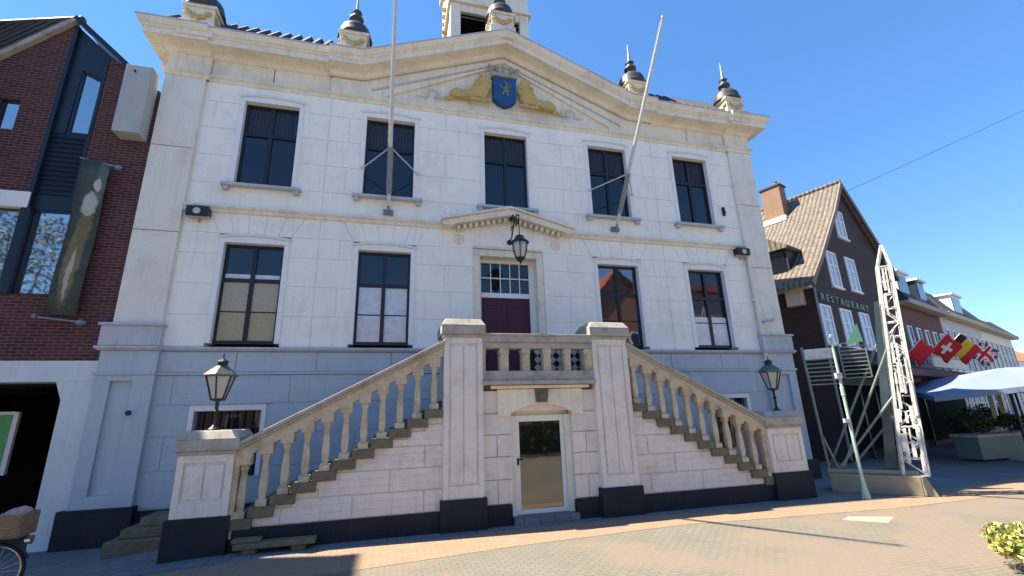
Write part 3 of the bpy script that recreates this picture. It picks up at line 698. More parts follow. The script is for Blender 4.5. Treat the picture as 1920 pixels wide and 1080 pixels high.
# ------------------------------------------------------------------ lamps, poles, floodlights
def pedestal_lamp(x,y,z,label):
    e=tag(empty('lantern',(x,y,z)),label,'lantern','lanterns on the stair pedestals')
    b=MB(); b.lathe((0,0,0),[(.10,0),(.10,.02),(.06,.05),(.03,.09),(.028,.28),(.045,.31),(.028,.34),(.03,.46),(.08,.50)],12); b.build('stem',M['black'],e,smooth=False)
    rot=R(30)
    b=MB(); n=6
    def ring(r,z): return [(r*math.cos(2*math.pi*i/n+rot),r*math.sin(2*math.pi*i/n+rot),z) for i in range(n)]
    lo_,hi_=ring(.105,.50),ring(.225,.90)
    for i in range(n): b.tube(lo_[i],hi_[i],.014,.014,6); b.tube(hi_[i],hi_[(i+1)%n],.018,.018,6); b.tube(lo_[i],lo_[(i+1)%n],.016,.016,6)
    b.build('lantern_cage',M['black'],e)
    b=MB(); b.lathe((0,0,0),[(.095,.50),(.213,.895)],6,rot); b.build('glass',M['lampglass'],e)
    b=MB(); b.lathe((0,0,0),[(.265,.89),(.27,.915),(.19,.99),(.10,1.06),(.09,1.07)],6,rot); b.build('lantern_roof',M['lamproof'],e)
    b=MB(); b.lathe((0,0,0),[(.08,1.06),(.08,1.13),(.10,1.14),(.05,1.18),(.012,1.2),(.01,1.29)],10); b.build('finial',M['black'],e)
M['lamproof']=plain('grey_green_painted_metal',(.10,.13,.13),.28,.6,.3)
pedestal_lamp(-5.74,-1.93,1.84,'black hexagonal lantern catching sun on the left stair pedestal')
pedestal_lamp(5.82,-1.93,1.83,'dark hexagonal lantern in shade on the right stair pedestal')
dl=tag(empty('hanging_lantern',(.02,0,6.9)),'wrought iron bracket lantern hanging over the maroon front door','lantern')
b=MB(); b.path([(0,-.3,.02),(0,-.36,-.05),(0,-.55,-.12),(0,-.8,-.1),(0,-.98,-.2)],.022); b.path([(0,-.02,-.55),(0,-.25,-.5),(0,-.45,-.3),(0,-.55,-.14)],.018)
for cy_,cz_,r_ in((-.45,-.02,.08),(-.7,-.26,.09),(-.3,-.3,.1),(-.9,-.32,.06)):
    b.path([(0,cy_+r_*math.cos(t*.7),cz_+r_*math.sin(t*.7)) for t in range(9)],.014,6)
b.tube((0,0,-.55),(0,-.05,-.55),.07,n=10); b.tube((0,-.28,0),(0,-.34,0),.07,n=10); b.tube((0,-.98,-.2),(0,-.98,-.72),.012)
b.build('bracket',M['black'],dl)
b=MB(); b.lathe((0,-.98,-.72),[(.02,0),(.10,-.03),(.13,-.10),(.22,-.18),(.23,-.21),(.20,-.22)],12); b.build('lantern_roof',M['black'],dl)
b=MB(); b.lathe((0,-.98,-.94),[(.19,0),(.18,-.15),(.13,-.34),(.1,-.38)],12); b.build('glass',M['lampglass'],dl,smooth=True)
b=MB()
for i in range(6):
    t=R(60*i+15); b.path([(.2*math.cos(t),-.98+.2*math.sin(t),-.93),(.19*math.cos(t),-.98+.19*math.sin(t),-1.1),(.12*math.cos(t),-.98+.12*math.sin(t),-1.32)],.012,6)
b.lathe((0,-.98,-1.32),[(.12,0),(.08,-.06),(.03,-.1),(.01,-.16)],10); b.build('lantern_cage',M['black'],dl)
# flagpoles on the facade
def flagpole(x,z,label):
    e=tag(empty('flagpole',(x,0,z)),label,'flagpole','flagpoles leaning out from the facade')
    d=Vector((0,-math.sin(R(38)),math.cos(R(38))))
    f=Vector((0,-.12,0)); b=MB(); b.tube(f+d*.15,f+d*3.2,.048,.044,12); b.tube(f+d*3.2,f+d*5.28,.044,.028,12); b.build('pole',M['pole'],e)
    b=MB(); b.tube(f+d*5.28,f+d*5.33,.05,.045,12); b.build('truck_cap',M['pole'],e)
    b=MB(); b.box(-.12,.12,-.1,0,-.06,.06); b.tube(f,f+d*.9,.035,.035); b.tube(f+d*.45,f+d*1.55,.07,.065,12); b.build('socket',M['spike'],e)
    b=MB(); p=f+d*1.55
    for s in(-1,1): b.tube(p,(s*.68,-.04,1.18),.017,.017,6); b.box(s*.68-.05,s*.68+.05,-.04,0,1.13,1.23)
    b.build('stay_rod',M['pole'],e)
    b=MB(); q=[f+d*(1.2+i*.5)+Vector((-.06,-.02,0)) for i in range(9)]; b.path(q,.006,4); b.build('halyard',M['pole'],e)
flagpole(-3.12,6.93,'white flagpole in front of the second upper window from the left')
flagpole(3.16,6.96,'white flagpole in front of the fourth upper window, its tip against the sky')
def flood(x,z,tilt,label):
    e=tag(empty('floodlight',(x,0,z)),label,'floodlight','floodlights on the string course')
    b=MB(); b.box(-.22,.22,-.22,-.02,-.10,.12); b.build('housing',M['black'],e,bevel=.01)
    b=MB(); b.tube((0,-.22,0),(0,-.235,0),.075,n=14); b.build('lens',M['lampglass'],e)
    b=MB(); b.box(-.03,.03,-.02,.0,-.2,.2); b.box(-.24,.24,-.15,-.1,-.13,-.10); b.build('bracket',M['ledge'],e)
flood(-7.22,6.53,0,'black floodlight with a round lens near the left pilaster')
fl=[o for o in COL.objects if o.name.startswith('floodlight')][0]
flood(7.35,6.50,0,'small black floodlight beside the right pilaster')
cam_e=tag(empty('wall_camera',(7.72,0,4.35)),'small grey security camera on the right pilaster','security camera')
b=MB(); b.tube((0,-.08,0),(0,-.3,0),.02); b.box(-.03,.03,-.1,-.07,-.05,.05); b.build('bracket',M['ledge'],cam_e); b=MB(); b.tube((-.14,-.33,-.02),(.14,-.31,.03),.045,n=10); b.build('camera_body',M['ledge'],cam_e)

# ------------------------------------------------------------------ BRICK NEIGHBOUR (left)
BN=tag(empty('brick_building',(-11,0,0)),'dark red brick building with navy window slot and tiled roof, left of the town hall','building')
def bn(mb,name,mat,parent=BN,**k):
    o=mb.build(name,mat,parent,**k)
    if parent is BN: o.location=(11,0,0)
    return o
XR=-8.47
def wallpoly(mb,poly,y0,y1): mb.prism(poly,y0,y1)
mb=MB()
wallpoly(mb,[(XR,3.24),(-9.60,3.24),(-9.60,10.40),(-9.05,9.98),(XR,9.6)],0,.35)   # right of the slot
mb.box(-9.62,XR,.002,.35,3.24,4.55)
mb.box(-10.42,-9.60,.0,.35,3.24,4.55)
wallpoly(mb,[(-10.42,6.76),(-10.42,11.15),(-11.01,10.52),(-11.01,6.76)],0,.35)
mb.box(-11.41,-11.01,0,.35,6.76,8.2); wallpoly(mb,[(-11.41,8.98),(-11.01,8.98),(-11.01,10.52),(-11.41,10.1)],0,.35)
wallpoly(mb,[(-11.41,6.76),(-11.41,10.1),(-13.3,8.0),(-13.3,6.76)],0,.35); mb.box(-13.3,-10.42,0,.35,3.24,4.55); mb.box(-13.3,-12.0,0,.35,4.55,6.4)
bn(mb,'brick_wall',M['brickred'])
mb=MB(); mb.box(-13.3,XR,.35,8,3.0,3.2); mb.box(-13.3,-13.1,.35,8,0,8); mb.box(XR-.2,XR,.35,8,3.2,9.4); bn(mb,'side_wall',M['brickred'])
mb=MB(); mb.box(-12.0,-10.36,-.04,.3,6.40,6.76); bn(mb,'lintel',M['wframe'],bevel=.01)
# navy slot
mb=MB()
mb.prism([(-10.42,11.16),(-9.60,10.40),(-9.60,9.72),(-10.10,9.95),(-10.12,8.27),(-10.42,8.27)],.06,.14)
mb.box(-10.42,-10.34,-.02,.06,4.55,11.1); mb.box(-9.66,-9.60,-.02,.06,6.4,10.36)
mb.box(-10.42,-9.60,.08,.14,6.42,8.27)
for i in range(13): mb.prismx([(.08,6.76+i*.115),(.045,6.77+i*.115),(.08,6.86+i*.115)],-10.34,-9.66)
bn(mb,'navy_cladding',M['navypanel'])
def bwin(poly,y,mat=M['mirror'],fw=.05):
    f=MB(); n=len(poly)
    for i in range(n): a=poly[i]; b_=poly[(i+1)%n]; f.bar((a[0],y,a[1]),(b_[0],y,b_[1]),.05,.05)
    o=bn(f,'window',M['navypanel']); p=MB(); p.prism(poly,y+.01,y+.03); p.build('pane',mat,o); return o
bwin([(-10.08,9.92),(-9.62,9.70),(-9.62,8.30),(-10.08,8.30)],.10)
bwin([(-10.30,6.40),(-9.62,6.40),(-9.62,4.57),(-10.30,4.57)],.12)
bwin([(-12.0,6.40),(-10.46,6.40),(-10.46,4.57),(-12.0,4.57)],.12)
bwin([(-11.41,8.98),(-11.01,8.98),(-11.01,8.22),(-11.41,8.22)],.12)
mb=MB(); mb.box(-10.46,-10.30,-.03,.2,4.55,6.42); bn(mb,'navy_mullion',M['navypanel'])
# roof: barge boards and tiled slope
mb=MB()
mb.bar((-10.40,-.02,11.27),(-9.0,-.02,9.98),.22,.10); mb.bar((-9.0,-.02,9.98),(-8.6,-.02,9.65),.22,.08)
bn(mb,'barge_board',M['frame'])
mb=MB(); mb.bar((-10.38,-.04,11.24),(-13.4,-.04,7.98),.16,.10); bn(mb,'verge',M['cap'])
mb=MB()
dx=Vector((-3.0,0,-3.24)); rv=Vector((-1,.35,.06)); P0=Vector((-10.40,.02,11.30))
for i in range(1,16):                                  # tile columns run parallel to the verge
    o_=P0+rv*(i*.26); mb.bar(o_,o_+dx*1.1,.12,.07)
mb.add([P0-Vector((0,-.05,.08)),P0+dx*1.1-Vector((0,-.05,.08)),P0+dx*1.1+rv*4-Vector((0,-.05,.08)),P0+rv*4-Vector((0,-.05,.08))],[(0,3,2,1)])
mb.tube(P0+Vector((.08,-.02,0)),P0+rv*4.2,.09,.09,8)
mb.add([(-10.36,.02,11.25),(-10.36,8,11.25),(-8.6,8,9.66),(-8.6,.02,9.66)],[(0,1,2,3)])
bn(mb,'roof',tiles('dark_left_roof_tiles',(.055,.05,.05),(.10,.09,.085),'y',.3,.3))
mb=MB(); mb.box(-9.05,-8.53,-.38,.0,8.22,9.98); bn(mb,'rainwater_box',M['concrete'],bevel=.015)
mb=MB(); mb.tube((-8.84,-.43,9.78),(-8.84,-.40,9.78),.025,n=8); bn(mb,'overflow_hole',M['black'])
# ground floor frame with passage
mb=MB(); mb.box(-13.3,XR,-.03,.4,2.82,3.23); mb.box(-9.02,XR,-.03,.5,-.2,2.82); mb.prism([(-9.02,2.82),(-9.16,2.82),(-9.02,2.46)],-.03,.4); mb.box(-13.3,-13.0,-.03,.5,-.2,2.82)
bn(mb,'ground_floor_frame',M['bluewhite'],bevel=.008)
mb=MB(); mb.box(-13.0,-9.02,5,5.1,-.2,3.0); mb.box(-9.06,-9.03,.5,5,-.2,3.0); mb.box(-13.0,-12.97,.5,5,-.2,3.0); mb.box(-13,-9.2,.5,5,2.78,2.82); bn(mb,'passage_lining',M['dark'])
sg=tag(empty('notice_board',(-10.75,.9,0)),'green notice board with a pale frame inside the dark passage','notice board')
b=MB(); b.box(-.45,.50,0,.03,1.2,2.25); b.build('board_face',plain('bright_green_print',(.10,.40,.12),.4,var=.4,sc=5),sg)
b=MB(); b.box(.50,.58,-.02,.05,1.1,2.3); b.box(-.5,.5,-.02,.05,2.25,2.31); b.box(-.3,-.24,0,.05,-.1,1.2); b.box(.3,.36,0,.05,-.1,1.2); b.build('board_frame',M['wframe'],sg)
# hanging portrait banner
def banner_mat():
    m,nt,b=newmat('portrait_banner_print',.75,.2); tc=N(nt,'ShaderNodeTexCoord'); v=tc.outputs['Object']
    nz=N(nt,'ShaderNodeTexNoise'); nz.inputs['Scale'].default_value=7; nz.inputs['Detail'].default_value=5; nt.links.new(v,nz.inputs['Vector'])
    w=N(nt,'ShaderNodeVectorMath',operation='MULTIPLY_ADD'); nt.links.new(nz.outputs['Color'],w.inputs[0]); w.inputs[1].default_value=(.14,0,.3); nt.links.new(v,w.inputs[2])
    n=noise(nt,v,5,6,.7)
    c=mix(nt,n,(.02,.026,.024),(.11,.13,.11))
    for (x,z,rx,rz,c1,c2) in ((.22,3.0,.10,.7,(.06,.09,.08),(.16,.21,.19)),(.02,1.15,.15,1.1,(.07,.055,.02),(.30,.25,.13)),(.10,1.9,.12,.4,(.10,.09,.04),(.22,.19,.09)),(.10,2.42,.15,.30,(.26,.27,.22),(.55,.55,.48)),(.17,2.87,.075,.16,(.42,.36,.29),(.58,.52,.44)),(.03,.85,.05,.6,(.3,.27,.18),(.5,.47,.38))):
        s1=N(nt,'ShaderNodeVectorMath',operation='SUBTRACT'); nt.links.new(w.outputs[0],s1.inputs[0]); s1.inputs[1].default_value=(x+.07,0,z+.15)
        s2=N(nt,'ShaderNodeVectorMath',operation='MULTIPLY'); nt.links.new(s1.outputs[0],s2.inputs[0]); s2.inputs[1].default_value=(1/rx,0,1/rz)
        l=N(nt,'ShaderNodeVectorMath',operation='LENGTH'); nt.links.new(s2.outputs[0],l.inputs[0])
        c=mix(nt,ramp(nt,l.outputs['Value'],[(.75,(1,)*3),(1.0,(0,)*3)]),c,mix(nt,n,c1,c2))
    nt.links.new(c,b.inputs['Base Color']); return m
bnr=tag(empty('banner',(-9.3,-.12,4.1)),'tall hanging banner printed with a pale figure on dark green','banner')
bm_=banner_mat(); b=MB(); K=10; vs=[]
W0,W1=-.22,.30
for j in range(K+1):
    z=j*.345; y=-.06-.03*math.sin(j*.9)
    for x in(W0,.0,W1): vs.append((x+(.02 if x==0 else 0),y-(.03 if x==0 else 0),z+(0 if x<W1 else -.12*(j/K))))
b.add(vs,[(3*j+k,3*j+k+1,3*j+k+4,3*j+k+3) for j in range(K) for k in range(2)])
bo=b.build('banner_cloth',bm_,bnr,smooth=True); sm=bo.modifiers.new('t','SOLIDIFY'); sm.thickness=.006
b=MB(); b.tube((-.3,-.02,3.5),(.42,-.1,3.32),.02); b.lathe((.46,-.1,3.3),[(.01,-.06),(.06,-.03),(.06,.03),(.01,.06)],8); b.tube((-.3,-.02,3.5),(-.3,.12,3.5),.02); b.build('banner_bracket',M['spike'],bnr)
b=MB(); b.tube((-.32,-.05,-.04),(.36,-.05,-.12),.02); b.lathe((.4,-.06,-.14),[(.02,-.07),(.08,-.03),(.08,.03),(.02,.07)],8); b.lathe((-.38,-.05,-.02),[(.02,-.05),(.05,0),(.02,.05)],8)
b.build('banner_bracket',M['spike'],bnr)

# ------------------------------------------------------------------ bicycle (front half reaches into the frame)
BI=tag(empty('bicycle',(-8.28,-2.95,gz(-8.0)),R(6)),'black city bicycle with a wicker basket parked at the left corner','bicycle')
M['rubber']=plain('black_rubber',(.01,.01,.01),.7)
M['wicker']=brick('tan_wicker',(.42,.30,.18),(.30,.2,.12),(.08,.05,.03),.05,.02,.006)
M['chrome']=plain('dull_chrome',(.55,.56,.56),.25,metal=.9)
def torus(mb,c,R_,r_,n=32,k=8):
    vs=[]
    for i in range(n):
        t=2*math.pi*i/n
        for j in range(k):
            a=2*math.pi*j/k; rr=R_+r_*math.cos(a); vs.append((c[0]+rr*math.cos(t),c[1]+r_*math.sin(a),c[2]+rr*math.sin(t)))
    mb.add(vs,[(i*k+j,i*k+(j+1)%k,((i+1)%n)*k+(j+1)%k,((i+1)%n)*k+j) for i in range(n) for j in range(k)])
for xw in(.55,-.55):
    b=MB(); torus(b,(xw,0,.35),.33,.02); w=b.build('wheel',M['rubber'],BI,smooth=True)
    b=MB(); torus(b,(xw,0,.35),.30,.012)
    for i in range(20): t=R(18*i); b.tube((xw,.02*(-1)**i,.35),(xw+.3*math.cos(t),0,.35+.3*math.sin(t)),.002,n=4)
    b.build('rim',M['chrome'],w)
    b=MB(); vs=[]
    for i in range(13):
        t=R(20+i*12); 
        for y in(-.03,.03): vs.append((xw+.37*math.cos(t),y,.35+.37*math.sin(t)))
    b.add(vs,[(2*i,2*i+1,2*i+3,2*i+2) for i in range(12)]); mo=b.build('mudguard',M['black'],BI); mo.modifiers.new('t','SOLIDIFY').thickness=.004
b=MB(); b.tube((.55,.03,.35),(.42,.03,.85),.015); b.tube((.55,-.03,.35),(.42,-.03,.85),.015); b.tube((.42,0,.8),(.38,0,1.05),.018)
b.path([(.42,0,.8),(-.02,0,.3),(-.18,0,.85)],.018); b.tube((.40,0,.92),(-.12,0,.6),.018); b.path([(-.02,0,.3),(-.55,0,.35),(-.15,0,.75)],.013); b.build('bicycle_frame',M['black'],BI)
b=MB(); b.path([(.15,.28,1.08),(.33,.2,1.12),(.38,0,1.08),(.33,-.2,1.12),(.15,-.28,1.08)],.014); b.build('handlebar',M['chrome'],BI)
b=MB(); b.lathe((-.2,0,.9),[(.02,0),(.11,.02),(.12,.06),(.05,.09)],12,sx=1.3); b.build('saddle',M['black'],BI,smooth=True)
b=MB()
x0,x1,y0,y1,z0,z1=.50,.84,-.2,.2,.78,1.04
for q in((x0,x0+.02,y0,y1),(x1-.02,x1,y0,y1),(x0+.02,x1-.02,y0,y0+.02),(x0+.02,x1-.02,y1-.02,y1)): b.box(*q,z0,z1)
b.box(x0,x1,y0,y1,z0-.02,z0); b.build('basket',M['wicker'],BI,bevel=.01)
b=MB(); b.tube((.84,0,.70),(.90,0,.70),.05,.055,12); b.build('headlight',M['chrome'],BI)
b=MB(); b.tube((-.02,-.03,.3),(-.02,-.05,.3),.09,n=16); b.tube((-.02,-.05,.3),(.1,-.06,.18),.01); b.box(.06,.16,-.14,-.06,.165,.19); b.tube((-.02,.03,.3),(-.14,.06,.42),.01); b.box(-.19,-.1,.05,.14,.41,.435); b.build('crank',M['chrome'],BI)
bag=tag(blob('shopping_bag',[((0,0,0),(.13,.15,.09),.2),((.05,.05,.05),(.07,.09,.06),0)],plain('pale_pink_cloth',(.45,.30,.27),.9,var=.5,sc=14),None,.02),'crumpled pink and tan bag lying in the bicycle basket','bag')
dt=bpy.data.textures.new('cloth_folds','CLOUDS'); dt.noise_scale=.09; dm=bag.modifiers.new('d','DISPLACE'); dm.texture=dt; dm.strength=.09
bag.location=BI.location+Matrix.Rotation(R(6),3,'Z')@Vector((.67,0,1.0))

# ------------------------------------------------------------------ RESTAURANT ROW (right), local x runs along the row
ROW=Vector((12.68,2.155,0)); RA=R(20.06)
def rowpt(t,m,z=0): return ROW+Vector((math.cos(RA)*t-math.sin(RA)*m,math.sin(RA)*t+math.cos(RA)*m,z))
M['brown']=brick('dark_brown_brick',(.075,.045,.042),(.05,.032,.032),(.09,.075,.07),.22,.066,.010)
M['tanroof']=tiles('tan_pantiles',(.11,.095,.075),(.22,.195,.155),'y',.2,.3)
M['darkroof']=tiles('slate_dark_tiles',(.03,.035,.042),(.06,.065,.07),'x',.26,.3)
M['orangebrick']=brick('orange_chimney_brick',(.34,.20,.125),(.24,.14,.09),(.26,.22,.18),.21,.07,.010)
M['curtainglass']=blindmat('curtained_glass',(.30,.33,.40),(.50,.52,.60),3)
RH=tag(empty('restaurant_house',tuple(ROW),RA),'dark brown brick gabled restaurant with sweeping tan tiled roof','building')
gl=[(-.30,6.9),(.26,7.40),(1.55,8.67),(2.99,10.08),(4.52,11.82),(5.66,10.98),(6.75,10.1),(7.9,9.2),(9.2,7.9),(9.2,0),(-.30,0)]
wins=[(3.45,4.4,9.05,10.4),(1.55,2.45,6.52,8.06),(3.52,4.47,6.60,8.12),(-.28+.1,.72,4.1,5.6),(1.68,2.68,4.1,5.62),(3.64,4.6,4.1,5.66),(5.7,6.6,4.1,5.66)]
# the glass openings sit in front-set frames
mb=MB(); mb.prism(gl,0,.3); mb.box(-.30,-.02,.3,12,0,6.7); mb.box(9.0,9.2,.3,12,0,7.6); mb.build('brick_wall',M['brown'],RH)
for i,(a,b_,z0,z1) in enumerate(wins):
    f=MB(); f.box(a-.05,a+.04,-.05,.02,z0,z1); f.box(b_-.04,b_+.05,-.05,.02,z0,z1); f.box(a+.04,b_-.04,-.05,.02,z0,z0+.07); f.box(a+.04,b_-.04,-.05,.02,z1-.07,z1); f.box((a+b_)/2-.025,(a+b_)/2+.025,-.04,.02,z0+.07,z1-.07); f.box(a+.04,b_-.04,-.035,.02,z0+(z1-z0)*.6,z0+(z1-z0)*.6+.05)
    f.box(a-.1,b_+.1,-.1,0,z0-.07,z0)
    o=f.build('window',M['wframe'],RH); p=MB(); p.box(a,b_,-.015,-.005,z0+.03,z1-.03); p.build('pane',M['curtainglass'],o)
mb=MB()
L_=[(-.95,6.30),(-.66,6.62),(.26,7.44),(1.55,8.71),(2.99,10.13),(4.52,11.92)]
Rr=[(4.52,11.92),(5.66,11.08),(6.75,10.22),(7.92,9.32),(9.4,7.95)]
def roofsheet(mb,prof,m0,m1,th=.14):
    n=len(prof); vs=[(t,m0,z) for t,z in prof]+[(t,m1,z) for t,z in prof]+[(t,m0,z-th) for t,z in prof]+[(t,m1,z-th) for t,z in prof]
    fs=[(i,i+1,n+i+1,n+i) for i in range(n-1)]+[(2*n+i,3*n+i,3*n+i+1,2*n+i+1) for i in range(n-1)]+[(i,2*n+i,2*n+i+1,i+1) for i in range(n-1)]+[(n+i,n+i+1,3*n+i+1,3*n+i) for i in range(n-1)]+[(0,n,3*n,2*n),(n-1,3*n-1,4*n-1,2*n-1)]
    mb.add(vs,fs)
roofsheet(mb,L_,-.25,12); roofsheet(mb,Rr,-.25,12)
mb.tube((4.52,-.27,11.94),(4.52,12,11.94),.11,n=8)
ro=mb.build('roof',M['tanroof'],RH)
c=MB(); c.box(3.38,4.0,1.9,2.8,9.9,12.45); ch=c.build('chimney',M['orangebrick'],ro); c=MB(); c.box(3.32,4.06,1.84,2.86,12.45,12.53); c.build('chimney_cap',M['leadroof'],ch); c=MB(); c.lathe((3.69,2.15,12.53),[(.13,0),(.10,.22),(.12,.24)],10); c.build('chimney_pot',M['orangebrick'],ch)
c=MB(); c.box(3.3,4.05,1.82,2.88,10.55,10.8); c.build('flashing',M['wframe'],ch)
d=MB(); d.box(-.1,1.8,.75,2.3,6.9,8.15); do=d.build('dormer',M['navypanel'],ro); d=MB(); d.prismx([(.6,8.05),(.6,8.15),(1.5,8.75),(2.45,8.15),(2.45,8.05)],-.3,2.3); d.build('dormer_roof',M['tanroof'],do); d=MB(); d.box(-.13,-.10,.85,2.2,7.05,8.05); d.build('dormer_pane',M['glass'],do)
mb=MB()
for pr2 in(L_,Rr):
    for i in range(len(pr2)-1): mb.bar((pr2[i][0],-.27,pr2[i][1]-.10),(pr2[i+1][0],-.27,pr2[i+1][1]-.10),.05,.2)
mb.build('barge_board',plain('weathered_brown_board',(.20,.16,.12),.7),RH)
mb=MB(); mb.box(-.9,-.32,.02,9,6.2,6.30); mb.box(-.62,-.31,.35,.9,5.6,6.2); mb.build('eaves_box',painted('pale_eaves_paint',(.62,.52,.40),(.3,.25,.2),.3),RH)
mb=MB(); mb.tube((-.40,-.05,6.2),(-.40,-.05,.1),.045); mb.build('drain_pipe',M['spike'],RH)
# sign lettering
cu=bpy.data.curves.new('sign_lettering','FONT'); cu.body='RESTAURANT'; cu.size=.40; cu.extrude=.02; cu.space_character=1.62; cu.align_x='LEFT'
to=bpy.data.objects.new('tmp',cu); COL.objects.link(to); bpy.context.view_layer.update()
me=bpy.data.meshes.new_from_object(to.evaluated_get(bpy.context.evaluated_depsgraph_get())); bpy.data.objects.remove(to)
me.name='sign_lettering'; me.materials.clear(); me.materials.append(plain('grey_green_letters',(.24,.29,.22),.5,var=.4,sc=2))
lo2=bpy.data.objects.new('sign_lettering',me); COL.objects.link(lo2); lo2.parent=RH; lo2.rotation_euler=(R(90),0,0)
wd=max(v.co.x for v in me.vertices); lo2.scale=(4.75/wd,1,1); lo2.location=(0,-.06,5.76)
# shopfront
mb=MB(); mb.box(-.1,9.0,-.08,0,.3,2.6); mb.build('shopfront_glass',plain('shop_glass',(.008,.009,.009),.8,.03),RH)
mb=MB()
for t in(0,1.5,3,4.5,6,7.5,8.9): mb.box(t-.06,t+.06,-.14,-.08,0,2.7)
mb.box(-.1,9,-.16,-.08,2.6,2.95); mb.build('shopfront_frame',plain('dark_green_joinery',(.02,.035,.025),.4),RH)
# far houses in the row
def rowhouse(name,t0,t1,ze,zr,wallm,roofm,label,cols,zs,dorm,col2=None,dep=9):
    e=tag(empty(name,tuple(rowpt(t0,0)),RA),label,'house'); L=t1-t0
    b=MB(); b.box(0,L,0,.3,0,ze); b.box(0,.3,.3,dep,0,ze); b.box(L-.3,L,.3,dep,0,ze);  b.build('wall',wallm,e)
    b=MB(); th=.12
    k1=ze+(zr-ze)*.72
    b.add([(-.05,-.35,ze-.05),(L+.05,-.35,ze-.05),(L+.05,.85,k1),(-.05,.85,k1),(L+.05,dep/2,zr),(-.05,dep/2,zr),(L+.05,dep+.3,ze-.05),(-.05,dep+.3,ze-.05)],[(0,1,2,3),(3,2,4,5),(5,4,6,7)])
    for xe in(-.05,L-.12): b.prismx([(-.5,ze-.1),(.85,k1+.16),(dep/2,zr+.16),(dep/2,zr-.4),(1.0,ze-.1)],xe,xe+.2)
    ro=b.build('roof',roofm,e); b.faces=None
    b=MB(); b.box(-.02,L+.02,-.5,-.05,ze-.28,ze-.02); b.build('gutter_cornice',col2 or M['cream'],e,bevel=.02)
    n=cols; wdt=L/n
    for i in range(n):
        for (z0,z1) in zs:
            a=i*wdt+wdt*.25; c2=(i+1)*wdt-wdt*.25
            f=MB(); f.box(a,a+.06,-.06,.02,z0,z1); f.box(c2-.06,c2,-.06,.02,z0,z1); f.box(a+.06,c2-.06,-.06,.02,z0,z0+.06); f.box(a+.06,c2-.06,-.06,.02,z1-.06,z1); f.box(a+.06,c2-.06,-.05,.02,(z0+z1*1.5)/2.5,(z0+z1*1.5)/2.5+.04); f.box(a-.1,c2+.1,-.12,0,z0-.08,z0)
            o=f.build('window',M['wframe'],e); p=MB(); p.box(a+.02,c2-.02,-.012,-.004,z0+.02,z1-.02); p.build('pane',M['glass'],o)
    for (a,c2,mat) in dorm:
        z0=ze+.45; hgt=1.15; k=(zr-ze)/(dep/2)
        yy=.02; b=MB(); b.box(a,c2,yy,dep/2-.4,z0-.2,z0+hgt); o=b.build('dormer',mat,ro,bevel=.01)
        b=MB(); b.box(a-.12,c2+.12,yy-.15,dep/2,z0+hgt,z0+hgt+.12); b.build('dormer_roof',M['wframe'],o)
        b=MB(); b.box(a+.12,c2-.12,yy-.02,yy,z0+.1,z0+hgt-.12); b.build('dormer_pane',M['glass'],o)
    return e
redb=brick('dull_red_brick',(.17,.06,.05),(.12,.045,.04),(.2,.17,.15))
h2=rowhouse('gabled_house',9.25,16.2,6.9,9.7,redb,M['darkroof'],'red brick house with pale dormer next to the restaurant',5,[(3.6,5.6)],[(.9,2.6,M['wframe']),(4.2,5.6,M['navypanel'])],M['cap'])
h3=rowhouse('white_house',16.25,26.0,6.95,9.4,painted('grey_white_render',(.52,.53,.54),(.3,.3,.28),.3),M['darkroof'],'pale rendered house with tan gutter in the middle of the row',7,[(3.6,6.0),(.5,2.6)],[(4.2,6.4,M['wframe'])],M['sand'])
h4=rowhouse('terrace_house',26.05,36.5,6.9,8.7,M['pilaster'],M['darkroof'],'last grey-white house at the far end of the row',7,[(3.6,6.0),(.5,2.6)],[],M['cap'])
mb=MB(); mb.box(0,6.9,-.08,-.005,.2,2.7); mb.build('shopfront_glass',plain('shop_glass_dark',(.008,.009,.009),.8,.03),h2)
# far red-roofed house
fr_=tag(empty('distant_house',(98,42,0),R(10)),'distant house with bright orange tiled roof at the right edge','house')
b=MB(); b.box(-6,14,0,8,0,8.2); b.build('wall',M['white'],fr_); b=MB(); b.add([(-6.5,-.5,8.1),(14.5,-.5,8.1),(14.5,4,11.2),(-6.5,4,11.2),(14.5,8.5,8.1),(-6.5,8.5,8.1)],[(0,1,2,3),(3,2,4,5)]); b.build('roof',tiles('orange_tiles',(.55,.17,.07),(.62,.22,.09),'x',.5,.5),fr_)
# awnings
def awning(t0,t1,z,out,mat,label,val=.22):
    e=tag(empty('awning',tuple(rowpt(t0,-.15)),RA),label,'awning'); L=t1-t0
    b=MB(); b.prismx([(0,z),(0,z+.04),(-out,z-.45),(-out,z-.5)],0,L); b.build('canopy',mat,e)
    b=MB(); b.prismx([(-out,z-.46),(-out-.015,z-.46),(-out-.015,z-.46-val),(-out,z-.46-val)],0,L); b.build('valance',mat,e)
    for t in(.1,L-.1): b=MB(); b.tube((t,0,z-.7),(t,-out+.05,z-.5),.02); b.build('arm',M['black'],e)
M['awnred']=plain('dark_maroon_awning_cloth',(.11,.035,.035),.8)
awning(.2,8.8,3.55,1.5,M['awnred'],'dark maroon awning over the restaurant front')
awning(9.4,15.9,3.45,1.6,M['awnred'],'maroon awning under the flags on the red brick house')
sb=tag(empty('fascia_sign',tuple(rowpt(9.5,-.62)),RA),'cream fascia board below the flags on the red brick house','sign')
b=MB(); b.box(0,6.2,-.05,.05,3.5,4.0); b.build('board',M['cream'],sb,bevel=.01); b=MB(); b.box(0,6.2,-.08,.08,4.0,4.06)
for t in(.2,3,6): b.box(t-.03,t+.03,.05,.62,3.6,3.66)
b.build('board_trim',M['sand'],sb)
